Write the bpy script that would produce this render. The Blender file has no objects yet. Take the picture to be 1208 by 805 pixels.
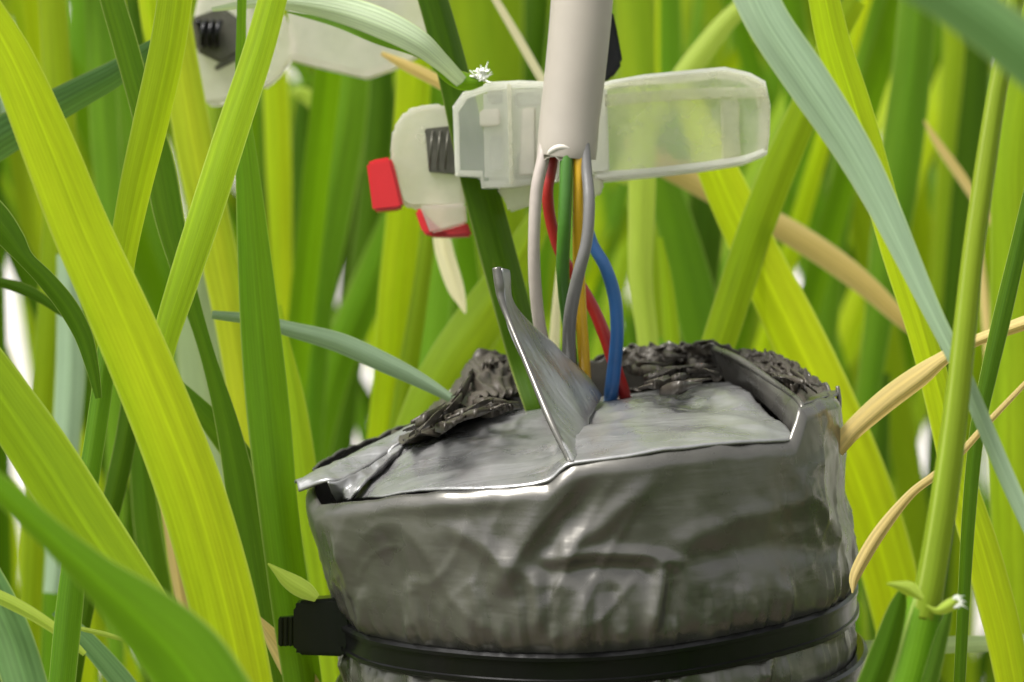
import bpy, bmesh, math, random
from mathutils import Vector, Matrix, noise

scene = bpy.context.scene
COL = scene.collection
R = math.radians

# ------------------------------------------------------------------ camera
DIST, PITCH, CAM_H = 0.40, R(8.0), 0.40
K = 0.1208 / DIST / 1208.0            # metres per pixel per metre of depth
CAM = Vector((0.0, -0.40, CAM_H))
FWD = Vector((0, math.cos(PITCH), -math.sin(PITCH)))
UP = Vector((0, math.sin(PITCH), math.cos(PITCH)))
RIGHT = Vector((1, 0, 0))
cam_data = bpy.data.cameras.new('camera')
cam = bpy.data.objects.new('camera', cam_data)
COL.objects.link(cam)
cam.location = CAM
cam.rotation_euler = (R(90) - PITCH, 0, 0)
cam_data.sensor_width = 36
cam_data.lens = 36.0 / (1208 * K)
cam_data.clip_start, cam_data.clip_end = 0.01, 500
cam_data.dof.use_dof = True
cam_data.dof.focus_distance = 0.382
cam_data.dof.aperture_fstop = 33.0
scene.camera = cam

# ------------------------------------------------------------------ sky, sun, exposure
SUN_EL, SUN_AZ = R(60), R(-108)        # compass-like: direction the sun stands in, from +y clockwise
world = bpy.data.worlds.new('World')
scene.world = world
world.use_nodes = True
wn, wl = world.node_tree.nodes, world.node_tree.links
bg = wn['Background']
sky = wn.new('ShaderNodeTexSky')
sky.sky_type = 'NISHITA'
sky.sun_disc = False
sky.sun_elevation = SUN_EL
sky.sun_rotation = SUN_AZ
sky.dust_density = 4.0
hs = wn.new('ShaderNodeHueSaturation')
hs.inputs['Saturation'].default_value = 0.12
wl.new(sky.outputs[0], hs.inputs['Color'])
wl.new(hs.outputs[0], bg.inputs[0])
bg.inputs[1].default_value = 0.15
sun_data = bpy.data.lights.new('sun', 'SUN')
sun_data.energy = 2.9
sun_data.angle = R(20)
sun_data.color = (1.0, 0.97, 0.92)
sun = bpy.data.objects.new('sun', sun_data)
COL.objects.link(sun)
sd = Vector((math.sin(SUN_AZ) * math.cos(SUN_EL), math.cos(SUN_AZ) * math.cos(SUN_EL), math.sin(SUN_EL)))
sun.rotation_euler = sd.to_track_quat('Z', 'Y').to_euler()
sun.location = sd * 3
scene.view_settings.view_transform = 'Standard'
scene.view_settings.look = 'None'
scene.view_settings.gamma = 1
scene.view_settings.use_curve_mapping = False
scene.view_settings.exposure = 0.85
scene.cycles.max_bounces = 14
scene.cycles.transmission_bounces = 10
scene.cycles.transparent_max_bounces = 12
scene.cycles.diffuse_bounces = 5

# ------------------------------------------------------------------ geometry helpers
def P(x, y, d):
    """world point seen at photo pixel (x, y) at depth d along the view axis"""
    return CAM + FWD * d + RIGHT * ((x - 604) * K * d) + UP * ((402.5 - y) * K * d)

def proj(p):
    q = p - CAM
    d = q.dot(FWD)
    return 604 + q.dot(RIGHT) / (K * d), 402.5 - q.dot(UP) / (K * d), d

def ray(x, y):
    return (P(x, y, 1.0) - CAM).normalized()

def catmull(pts, per):
    """pts: list of equal-length tuples -> smooth list"""
    n = len(pts)
    if n < 3:
        per = max(per, 4)
    out = []
    for i in range(n - 1):
        p0 = pts[i - 1] if i > 0 else tuple(2 * a - b for a, b in zip(pts[0], pts[1]))
        p1, p2 = pts[i], pts[i + 1]
        p3 = pts[i + 2] if i + 2 < n else tuple(2 * a - b for a, b in zip(pts[-1], pts[-2]))
        for k in range(per):
            t = k / per
            out.append(tuple(0.5 * (2 * b + (c - a) * t + (2 * a - 5 * b + 4 * c - e) * t * t + (3 * b - a - 3 * c + e) * t ** 3)
                             for a, b, c, e in zip(p0, p1, p2, p3)))
    out.append(tuple(pts[-1]))
    return out

def resample(pts, n):
    """even resampling of a polyline of tuples"""
    L = [0.0]
    for a, b in zip(pts, pts[1:]):
        L.append(L[-1] + math.sqrt(sum((u - v) ** 2 for u, v in zip(a, b))))
    out = []
    j = 0
    for i in range(n):
        s = L[-1] * i / (n - 1)
        while j < len(L) - 2 and L[j + 1] < s:
            j += 1
        f = (s - L[j]) / max(1e-12, L[j + 1] - L[j])
        out.append(tuple(u + (v - u) * f for u, v in zip(pts[j], pts[j + 1])))
    return out

def mesh_obj(name, verts, faces, mat, parent=None, smooth=True, uvs=None):
    me = bpy.data.meshes.new(name)
    me.from_pydata([tuple(v) for v in verts], [], faces)
    if uvs is not None:
        uv = me.uv_layers.new(name='UVMap')
        for lp in me.loops:
            uv.data[lp.index].uv = uvs[lp.vertex_index]
    if smooth:
        me.polygons.foreach_set('use_smooth', [True] * len(me.polygons))
    me.materials.append(mat)
    me.update()
    o = bpy.data.objects.new(name, me)
    COL.objects.link(o)
    if parent:
        o.parent = parent
        o.matrix_parent_inverse = Matrix.Translation(-parent.location)
    return o

def thing(name, loc, label, cat, group=None):
    o = bpy.data.objects.new(name, None)
    COL.objects.link(o)
    o.location = loc
    o.empty_display_size = 0.01
    o['label'] = label
    o['category'] = cat
    if group:
        o['group'] = group
    return o

def grid_faces(nu, nv, close_u=False):
    f = []
    for i in range(nu if close_u else nu - 1):
        i2 = (i + 1) % nu
        for j in range(nv - 1):
            f.append((i * nv + j, i2 * nv + j, i2 * nv + j + 1, i * nv + j + 1))
    return f

def tube_data(pts, rads, ns=12, cap=True):
    """pts: list of Vectors, rads list -> verts, faces"""
    V, F = [], []
    n = len(pts)
    ref = None
    for i, p in enumerate(pts):
        t = (pts[min(i + 1, n - 1)] - pts[max(i - 1, 0)]).normalized()
        if ref is None:
            ref = t.orthogonal().normalized()
        ref = (ref - t * ref.dot(t)).normalized()
        b = t.cross(ref)
        for k in range(ns):
            a = 2 * math.pi * k / ns
            V.append(p + (ref * math.cos(a) + b * math.sin(a)) * rads[i])
    for i in range(n - 1):
        for k in range(ns):
            k2 = (k + 1) % ns
            F.append((i * ns + k, i * ns + k2, (i + 1) * ns + k2, (i + 1) * ns + k))
    if cap:
        F.append(tuple(range(ns - 1, -1, -1)))
        F.append(tuple((n - 1) * ns + k for k in range(ns)))
    return V, F

def tube(name, pxs, mat, parent=None, ns=12, per=8):
    """pxs: (x, y, depth, width_px)"""
    s = catmull(pxs, per)
    pts = [P(a, b, d) for a, b, d, w in s]
    rads = [max(0.00002, w * K * d / 2) for a, b, d, w in s]
    V, F = tube_data(pts, rads, ns)
    return mesh_obj(name, V, F, mat, parent)

def prism(name, poly, d, thick, mat, parent, bevel=0.0003, tilt=(0, 0), hole=None):
    """poly in photo pixels on a plane at depth d (tilted by metres per pixel), extruded away from the camera"""
    cx = sum(p[0] for p in poly) / len(poly)
    cy = sum(p[1] for p in poly) / len(poly)
    me = bpy.data.meshes.new(name)
    bm = bmesh.new()
    fr = [P(x, y, d + (x - cx) * tilt[0] + (y - cy) * tilt[1]) for x, y in poly]
    bk = [p + FWD * thick for p in fr]
    vf = [bm.verts.new(p) for p in fr]
    vb = [bm.verts.new(p) for p in bk]
    n = len(poly)
    bm.faces.new(vf)
    bm.faces.new(vb[::-1])
    for i in range(n):
        j = (i + 1) % n
        bm.faces.new((vf[i], vb[i], vb[j], vf[j]))
    bmesh.ops.recalc_face_normals(bm, faces=bm.faces)
    if bevel:
        bmesh.ops.bevel(bm, geom=bm.edges[:], offset=bevel, segments=2, affect='EDGES', clamp_overlap=True)
    bm.to_mesh(me)
    bm.free()
    me.materials.append(mat)
    o = bpy.data.objects.new(name, me)
    COL.objects.link(o)
    o.parent = parent
    o.matrix_parent_inverse = Matrix.Translation(-parent.location)
    return o

# ------------------------------------------------------------------ materials
def new_mat(name):
    m = bpy.data.materials.new(name)
    m.use_nodes = True
    nt = m.node_tree
    return m, nt.nodes, nt.links, nt.nodes['Principled BSDF'], nt.nodes['Material Output']

def math_node(N, L, op, a, b=None, c=None):
    n = N.new('ShaderNodeMath')
    n.operation = op
    for i, v in enumerate((a, b, c)):
        if v is None:
            continue
        if isinstance(v, (int, float)):
            n.inputs[i].default_value = v
        else:
            L.new(v, n.inputs[i])
    return n.outputs[0]

def mix_col(N, L, fac, a, b, mode='MIX'):
    n = N.new('ShaderNodeMix')
    n.data_type = 'RGBA'
    n.blend_type = mode
    ins = [i for i in n.inputs if i.enabled]
    for sock, v in ((n.inputs[0], fac), (n.inputs[6], a), (n.inputs[7], b)):
        if isinstance(v, (int, float)):
            sock.default_value = v
        elif isinstance(v, tuple):
            sock.default_value = (*v, 1)
        else:
            L.new(v, sock)
    return n.outputs[2]

def leaf_mat(name, col, col2, trans, tfac=0.45, rough=0.45, veins=16, vein_k=0.035, midrib=0.16, spec=0.24, rv=0.16):
    m, N, L, bsdf, out = new_mat(name)
    uv = N.new('ShaderNodeUVMap')
    sep = N.new('ShaderNodeSeparateXYZ')
    L.new(uv.outputs[0], sep.inputs[0])
    u, v = sep.outputs[0], sep.outputs[1]
    oi = N.new('ShaderNodeObjectInfo')
    rnd = oi.outputs['Random']
    # long streaks: noise stretched along the leaf
    cmb = N.new('ShaderNodeCombineXYZ')
    L.new(math_node(N, L, 'MULTIPLY', u, 9.0), cmb.inputs[0])
    L.new(math_node(N, L, 'MULTIPLY', v, 1.3), cmb.inputs[1])
    L.new(math_node(N, L, 'MULTIPLY', rnd, 40.0), cmb.inputs[2])
    no = N.new('ShaderNodeTexNoise')
    no.inputs['Scale'].default_value = 1.0
    no.inputs['Detail'].default_value = 4
    L.new(cmb.outputs[0], no.inputs['Vector'])
    # slow patches along the length
    cm2 = N.new('ShaderNodeCombineXYZ')
    L.new(math_node(N, L, 'MULTIPLY', u, 1.2), cm2.inputs[0])
    L.new(math_node(N, L, 'MULTIPLY', v, 0.55), cm2.inputs[1])
    L.new(math_node(N, L, 'MULTIPLY', rnd, 90.0), cm2.inputs[2])
    n2 = N.new('ShaderNodeTexNoise')
    n2.inputs['Scale'].default_value = 1.0
    n2.inputs['Detail'].default_value = 3
    L.new(cm2.outputs[0], n2.inputs['Vector'])
    mr = N.new('ShaderNodeMapRange')
    mr.inputs[1].default_value, mr.inputs[2].default_value = 0.35, 0.68
    L.new(n2.outputs[0], mr.inputs[0])
    base = mix_col(N, L, mr.outputs[0], col, col2)
    vs = math_node(N, L, 'SINE', math_node(N, L, 'MULTIPLY', u, veins * 6.2832))
    vfac = math_node(N, L, 'MULTIPLY_ADD', vs, 0.5, 0.5)
    streak = math_node(N, L, 'MULTIPLY_ADD', math_node(N, L, 'SUBTRACT', no.outputs[0], 0.5), 0.7, 0.0)
    gain = math_node(N, L, 'ADD', math_node(N, L, 'MULTIPLY_ADD', vfac, -vein_k, 1.0 + vein_k / 2), streak)
    # midrib
    du = math_node(N, L, 'ABSOLUTE', math_node(N, L, 'SUBTRACT', u, 0.5))
    rib = math_node(N, L, 'SUBTRACT', 1.0, math_node(N, L, 'MINIMUM', math_node(N, L, 'MULTIPLY', du, 22.0), 1.0))
    gain = math_node(N, L, 'ADD', gain, math_node(N, L, 'MULTIPLY', rib, midrib))
    # pale, slightly uneven margin: own colour plus painted edge light
    mar = N.new('ShaderNodeMapRange')
    mar.inputs[1].default_value, mar.inputs[2].default_value = 0.455, 0.495
    L.new(math_node(N, L, 'ADD', du, math_node(N, L, 'MULTIPLY_ADD', n2.outputs[0], 0.04, -0.02)), mar.inputs[0])
    # small flecks and scuffs
    cm3 = N.new('ShaderNodeCombineXYZ')
    L.new(math_node(N, L, 'MULTIPLY', u, 14.0), cm3.inputs[0])
    L.new(math_node(N, L, 'MULTIPLY', v, 9.0), cm3.inputs[1])
    L.new(math_node(N, L, 'MULTIPLY', rnd, 70.0), cm3.inputs[2])
    n3 = N.new('ShaderNodeTexNoise')
    n3.inputs['Scale'].default_value = 1.0
    n3.inputs['Detail'].default_value = 6
    n3.inputs['Roughness'].default_value = 0.7
    L.new(cm3.outputs[0], n3.inputs['Vector'])
    fl = N.new('ShaderNodeMapRange')
    fl.inputs[1].default_value, fl.inputs[2].default_value = 0.66, 0.78
    L.new(n3.outputs[0], fl.inputs[0])
    base = mix_col(N, L, math_node(N, L, 'MULTIPLY', fl.outputs[0], 0.35), base, (0.52, 0.44, 0.10))
    base = mix_col(N, L, math_node(N, L, 'MULTIPLY', mar.outputs[0], 0.45), base, (0.55, 0.62, 0.18))
    gain = math_node(N, L, 'ADD', gain, math_node(N, L, 'MULTIPLY_ADD', n3.outputs[0], 0.30, -0.15))
    gain = math_node(N, L, 'MULTIPLY', gain, math_node(N, L, 'MULTIPLY_ADD', rnd, 2 * rv, 1 - rv))
    vm = N.new('ShaderNodeVectorMath')
    vm.operation = 'SCALE'
    L.new(base, vm.inputs[0])
    L.new(gain, vm.inputs['Scale'])
    L.new(vm.outputs[0], bsdf.inputs['Base Color'])
    bsdf.inputs['Roughness'].default_value = rough
    bsdf.inputs['Specular IOR Level'].default_value = spec
    bp = N.new('ShaderNodeBump')
    bp.inputs['Strength'].default_value = 0.2
    bp.inputs['Distance'].default_value = 0.0002
    L.new(math_node(N, L, 'ADD', math_node(N, L, 'MULTIPLY', vfac, 0.35), math_node(N, L, 'MULTIPLY', no.outputs[0], 2.0)), bp.inputs['Height'])
    L.new(bp.outputs[0], bsdf.inputs['Normal'])
    tr = N.new('ShaderNodeBsdfTranslucent')
    v2 = N.new('ShaderNodeVectorMath')
    v2.operation = 'MULTIPLY'
    sc2 = N.new('ShaderNodeVectorMath')
    sc2.operation = 'SCALE'
    sc2.inputs[0].default_value = trans
    L.new(gain, sc2.inputs['Scale'])
    L.new(sc2.outputs[0], tr.inputs[0])
    mx = N.new('ShaderNodeMixShader')
    mx.inputs[0].default_value = tfac
    L.new(bsdf.outputs[0], mx.inputs[1])
    L.new(tr.outputs[0], mx.inputs[2])
    L.new(mx.outputs[0], out.inputs[0])
    return m

M = {}
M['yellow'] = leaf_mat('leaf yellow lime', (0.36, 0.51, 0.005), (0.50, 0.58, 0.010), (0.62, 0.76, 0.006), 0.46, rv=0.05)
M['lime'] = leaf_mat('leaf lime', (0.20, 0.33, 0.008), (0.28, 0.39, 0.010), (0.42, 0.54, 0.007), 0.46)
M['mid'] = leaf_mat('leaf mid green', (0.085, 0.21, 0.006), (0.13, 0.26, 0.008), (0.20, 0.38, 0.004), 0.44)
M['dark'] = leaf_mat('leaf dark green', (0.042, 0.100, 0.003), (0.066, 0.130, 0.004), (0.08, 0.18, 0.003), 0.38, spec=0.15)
M['olive'] = leaf_mat('leaf olive', (0.27, 0.36, 0.010), (0.36, 0.40, 0.012), (0.42, 0.48, 0.008), 0.40)
M['blue'] = leaf_mat('leaf blue green', (0.30, 0.42, 0.27), (0.39, 0.51, 0.35), (0.24, 0.38, 0.12), 0.28, rough=0.5, veins=11, vein_k=0.10)
M['deepblue'] = leaf_mat('leaf deep blue green', (0.085, 0.19, 0.06), (0.15, 0.26, 0.10), (0.12, 0.25, 0.03), 0.28, rough=0.45, veins=7, vein_k=0.16)
M['pale'] = leaf_mat('leaf pale grey green', (0.36, 0.45, 0.24), (0.44, 0.52, 0.28), (0.40, 0.50, 0.16), 0.35, veins=12)
M['fresh'] = leaf_mat('leaf pale lime', (0.32, 0.43, 0.05), (0.40, 0.50, 0.08), (0.40, 0.50, 0.03), 0.40)
M['frost'] = leaf_mat('leaf whitish green', (0.52, 0.62, 0.42), (0.64, 0.72, 0.54), (0.44, 0.54, 0.22), 0.30, veins=9, vein_k=0.16)
M['culm'] = leaf_mat('culm', (0.21, 0.32, 0.015), (0.28, 0.37, 0.02), (0.34, 0.46, 0.010), 0.35)
M['straw'] = leaf_mat('leaf dry straw', (0.56, 0.40, 0.12), (0.70, 0.55, 0.23), (0.64, 0.48, 0.16), 0.38, rough=0.6, veins=5, vein_k=0.10)
M['cream'] = leaf_mat('leaf dry cream', (0.78, 0.70, 0.42), (0.82, 0.76, 0.52), (0.75, 0.68, 0.40), 0.4, rough=0.6, veins=8)

def tape_mat(name, base, rough, metal, bump=0.35, stretch=(60, 60, 420)):
    m, N, L, bsdf, out = new_mat(name)
    tc = N.new('ShaderNodeTexCoord')
    mp = N.new('ShaderNodeMapping')
    mp.inputs['Scale'].default_value = stretch
    L.new(tc.outputs['Object'], mp.inputs[0])
    n1 = N.new('ShaderNodeTexNoise')
    n1.inputs['Scale'].default_value = 1.0
    n1.inputs['Detail'].default_value = 5
    L.new(mp.outputs[0], n1.inputs['Vector'])
    n2 = N.new('ShaderNodeTexNoise')
    n2.inputs['Scale'].default_value = 130
    n2.inputs['Detail'].default_value = 6
    L.new(tc.outputs['Object'], n2.inputs['Vector'])
    mr = N.new('ShaderNodeMapRange')
    mr.inputs[1].default_value, mr.inputs[2].default_value = 0.3, 0.72
    mr.inputs[3].default_value, mr.inputs[4].default_value = 0.78, 1.12
    L.new(n2.outputs[0], mr.inputs[0])
    vm = N.new('ShaderNodeVectorMath')
    vm.operation = 'SCALE'
    vm.inputs[0].default_value = base
    L.new(mr.outputs[0], vm.inputs['Scale'])
    L.new(vm.outputs[0], bsdf.inputs['Base Color'])
    bsdf.inputs['Metallic'].default_value = metal
    m2 = N.new('ShaderNodeMapRange')
    m2.inputs[1].default_value, m2.inputs[2].default_value = 0.3, 0.7
    m2.inputs[3].default_value, m2.inputs[4].default_value = rough - 0.06, rough + 0.12
    L.new(n2.outputs[0], m2.inputs[0])
    L.new(m2.outputs[0], bsdf.inputs['Roughness'])
    bp = N.new('ShaderNodeBump')
    bp.inputs['Strength'].default_value = bump
    bp.inputs['Distance'].default_value = 0.0004
    hgt = math_node(N, L, 'ADD', n1.outputs[0], math_node(N, L, 'MULTIPLY', n2.outputs[0], 0.9))
    L.new(hgt, bp.inputs['Height'])
    L.new(bp.outputs[0], bsdf.inputs['Normal'])
    return m

M['tape'] = tape_mat('silver grey tape', (0.132, 0.126, 0.112), 0.26, 0.60, 0.28)
M['lid'] = tape_mat('silver tape lit top', (0.30, 0.298, 0.295), 0.27, 0.58, 0.6, (70, 700, 300))  # same tape as the wrap, with top light painted into a paler base
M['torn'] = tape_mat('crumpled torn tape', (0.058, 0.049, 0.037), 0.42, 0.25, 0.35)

def plain(name, col, rough=0.4, spec=0.5, nscale=900, nk=0.12, bump=0.15, sss=0.0, metal=0.0):
    m, N, L, bsdf, out = new_mat(name)
    tc = N.new('ShaderNodeTexCoord')
    no = N.new('ShaderNodeTexNoise')
    no.inputs['Scale'].default_value = nscale
    no.inputs['Detail'].default_value = 5
    L.new(tc.outputs['Object'], no.inputs['Vector'])
    g = math_node(N, L, 'MULTIPLY_ADD', no.outputs[0], nk * 2, 1 - nk)
    vm = N.new('ShaderNodeVectorMath')
    vm.operation = 'SCALE'
    vm.inputs[0].default_value = col
    L.new(g, vm.inputs['Scale'])
    L.new(vm.outputs[0], bsdf.inputs['Base Color'])
    bsdf.inputs['Roughness'].default_value = rough
    bsdf.inputs['Specular IOR Level'].default_value = spec
    bsdf.inputs['Metallic'].default_value = metal
    if sss:
        bsdf.inputs['Subsurface Weight'].default_value = sss
        bsdf.inputs['Subsurface Radius'].default_value = (0.001, 0.0008, 0.0006)
    bp = N.new('ShaderNodeBump')
    bp.inputs['Strength'].default_value = bump
    bp.inputs['Distance'].default_value = 0.0002
    L.new(no.outputs[0], bp.inputs['Height'])
    L.new(bp.outputs[0], bsdf.inputs['Normal'])
    return m

M['jacket'] = plain('cable jacket', (0.33, 0.295, 0.25), 0.42, 0.4, 150, 0.16)
M['jacket_in'] = plain('cable cut face', (0.55, 0.51, 0.45), 0.6, 0.3)
M['w_white'] = plain('wire white', (0.36, 0.31, 0.275), 0.35)
M['w_red'] = plain('wire red', (0.32, 0.016, 0.013), 0.35)
M['w_green'] = plain('wire green', (0.045, 0.14, 0.012), 0.35)
M['w_yellow'] = plain('wire yellow', (0.56, 0.33, 0.012), 0.35)
M['w_grey'] = plain('wire grey', (0.13, 0.125, 0.12), 0.35)
M['w_blue'] = plain('wire blue', (0.022, 0.10, 0.28), 0.35)
M['black'] = plain('black nylon', (0.004, 0.004, 0.004), 0.24, 0.25, 500, 0.3)
M['red'] = plain('red plastic', (0.56, 0.010, 0.016), 0.35, 0.5, 400, 0.1)
M['steel'] = plain('dark spring steel', (0.10, 0.095, 0.075), 0.4, 0.5, 700, 0.4, metal=0.6)
M['tuft'] = plain('white hairs', (0.85, 0.86, 0.78), 0.6)
M['stemgreen'] = plain('sheath dark green', (0.06, 0.15, 0.012), 0.45)

def plastic(name, col, milk, rough):
    m, N, L, bsdf, out = new_mat(name)
    tc = N.new('ShaderNodeTexCoord')
    no = N.new('ShaderNodeTexNoise')
    no.inputs['Scale'].default_value = 220
    no.inputs['Detail'].default_value = 6
    L.new(tc.outputs['Object'], no.inputs['Vector'])
    bsdf.inputs['Base Color'].default_value = (*col, 1)
    bsdf.inputs['Transmission Weight'].default_value = 1.0
    bsdf.inputs['IOR'].default_value = 1.38
    m2 = N.new('ShaderNodeMapRange')
    m2.inputs[3].default_value, m2.inputs[4].default_value = rough - 0.08, rough + 0.12
    L.new(no.outputs[0], m2.inputs[0])
    L.new(m2.outputs[0], bsdf.inputs['Roughness'])
    bp = N.new('ShaderNodeBump')
    bp.inputs['Strength'].default_value = 0.25
    bp.inputs['Distance'].default_value = 0.0004
    L.new(no.outputs[0], bp.inputs['Height'])
    L.new(bp.outputs[0], bsdf.inputs['Normal'])
    df = N.new('ShaderNodeBsdfDiffuse')
    df.inputs[0].default_value = (*[min(1, c * 0.92) for c in col], 1)
    tr = N.new('ShaderNodeBsdfTranslucent')
    tr.inputs[0].default_value = (*[min(1, c * 0.95) for c in col], 1)
    a1 = N.new('ShaderNodeMixShader')
    a1.inputs[0].default_value = 0.5
    L.new(df.outputs[0], a1.inputs[1])
    L.new(tr.outputs[0], a1.inputs[2])
    mx = N.new('ShaderNodeMixShader')
    k = math_node(N, L, 'MULTIPLY_ADD', no.outputs[0], 0.3, milk - 0.15)
    L.new(k, mx.inputs[0])
    L.new(bsdf.outputs[0], mx.inputs[1])
    L.new(a1.outputs[0], mx.inputs[2])
    L.new(mx.outputs[0], out.inputs[0])
    return m

M['clear'] = plastic('clear plastic', (0.98, 0.97, 0.84), 0.26, 0.12)
M['jaw'] = plastic('clear glossy plastic', (0.98, 0.98, 0.93), 0.20, 0.08)
M['rim'] = plastic('plastic edge highlight', (0.95, 0.95, 0.88), 0.75, 0.2)  # whiter than the clear plastic, edge highlights painted into the colour
M['milky'] = plastic('milky plastic', (0.92, 0.89, 0.81), 0.48, 0.22)

# ------------------------------------------------------------------ ground
def ground():
    m, N, L, bsdf, out = new_mat('pale floor')
    tc = N.new('ShaderNodeTexCoord')
    no = N.new('ShaderNodeTexNoise')
    no.inputs['Scale'].default_value = 3.0
    no.inputs['Detail'].default_value = 8
    L.new(tc.outputs['Object'], no.inputs['Vector'])
    c = mix_col(N, L, no.outputs[0], (0.50, 0.43, 0.41), (0.58, 0.56, 0.55))
    L.new(c, bsdf.inputs['Base Color'])
    bsdf.inputs['Roughness'].default_value = 0.7
    bp = N.new('ShaderNodeBump')
    bp.inputs['Strength'].default_value = 0.3
    bp.inputs['Distance'].default_value = 0.01
    L.new(no.outputs[0], bp.inputs['Height'])
    L.new(bp.outputs[0], bsdf.inputs['Normal'])
    n = 24
    V = []
    for i in range(n + 1):
        for j in range(n + 1):
            V.append((-120 + 240 * i / n, -20 + 240 * j / n, 0))
    o = mesh_obj('floor', V, grid_faces(n + 1, n + 1), m)
    o['kind'] = 'structure'
    m, N, L, bsdf, out = new_mat('wet soil')
    tc = N.new('ShaderNodeTexCoord')
    no = N.new('ShaderNodeTexNoise')
    no.inputs['Scale'].default_value = 40
    no.inputs['Detail'].default_value = 8
    L.new(tc.outputs['Object'], no.inputs['Vector'])
    c = mix_col(N, L, no.outputs[0], (0.05, 0.038, 0.025), (0.12, 0.09, 0.06))
    L.new(c, bsdf.inputs['Base Color'])
    bsdf.inputs['Roughness'].default_value = 0.6
    V = []
    nx, ny = 120, 90
    for i in range(nx + 1):
        for j in range(ny + 1):
            x, y = -2.2 + 4.4 * i / nx, -2.2 + 3.25 * j / ny
            e = min(i, j, nx - i, ny - j)
            V.append((x, y, 0.004 if e == 0 else 0.012 + 0.010 * noise.fractal(Vector((x * 14, y * 14, 0)), 1.0, 2.0, 4)))
    o = mesh_obj('soil', V, grid_faces(nx + 1, ny + 1), m)  # unseen bed, added so the tape reflects dark ground
    o['kind'] = 'structure'
ground()

# ------------------------------------------------------------------ wrapped housing: axis frame
ROLL = R(3.5)
AX = Vector((-math.sin(ROLL), 0, math.cos(ROLL)))       # up the housing
AU = Vector((math.cos(ROLL), 0, math.sin(ROLL)))        # to its right
AV = Vector((0, 1, 0))                                  # to its back
TIE_C = P(704, 717, 0.400)                              # centre of the ring of the cable tie
RIM_C = TIE_C + AX * 0.0232
RB = 0.0297

def loc(p):
    q = p - RIM_C
    return q.dot(AU), q.dot(AV), q.dot(AX)

def cyl(x, y, r=RB, front=True):
    """point where the line of sight through (x, y) meets the housing's cylinder; the tangent point if it misses"""
    dv = ray(x, y)
    o = CAM - RIM_C
    ox, oy = o.dot(AU), o.dot(AV)
    dx, dy = dv.dot(AU), dv.dot(AV)
    a = dx * dx + dy * dy
    b = ox * dx + oy * dy
    c = ox * ox + oy * oy - r * r
    disc = b * b - a * c
    if disc < 0:
        t = -b / a
    else:
        t = (-b - math.sqrt(disc)) / a if front else (-b + math.sqrt(disc)) / a
    return CAM + dv * t

def lid(x, y, h):
    """point on the level h (metres above the rim centre) across the housing's axis"""
    dv = ray(x, y)
    t = ((RIM_C + AX * h) - CAM).dot(AX) / dv.dot(AX)
    return CAM + dv * t

def ring_pt(th, h, r):
    return RIM_C + AX * h + (AU * math.cos(th) + AV * math.sin(th)) * r

housing = thing('sensor_housing', RIM_C - AX * (RIM_C.z / AX.z),
                'round housing wrapped in wrinkled silver grey tape with wires entering its open top', 'sensor')

# rim of the wrap: traced on the front and on the back of the cylinder -> height over angle
FRONT = [(402, 592), (440, 588), (480, 583), (540, 579), (600, 576), (645, 570), (660, 558), (675, 549), (730, 541), (790, 532),
         (850, 525), (900, 522), (938, 521), (946, 500), (951, 480), (975, 472), (988, 467)]
BACK = [(985, 462), (965, 450), (930, 428), (880, 418), (842, 408), (790, 409), (735, 412), (690, 428), (640, 428), (600, 420), (562, 420),
        (540, 455), (500, 496), (450, 520), (405, 548)]
rim = []
for (x, y) in FRONT:
    u, v, h = loc(cyl(x, y))
    rim.append((math.atan2(v, u) % (2 * math.pi), h))
for (x, y) in BACK:
    u, v, h = loc(cyl(x, y, RB, False))
    rim.append((math.atan2(v, u) % (2 * math.pi), h))
rim.sort()
def rim_h(th):
    th %= 2 * math.pi
    pts = [(rim[-1][0] - 2 * math.pi, rim[-1][1])] + rim + [(rim[0][0] + 2 * math.pi, rim[0][1])]
    for (a, ha), (b, hb) in zip(pts, pts[1:]):
        if a <= th <= b:
            f = (th - a) / max(1e-9, b - a)
            return ha + (hb - ha) * f
    return 0.0

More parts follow.
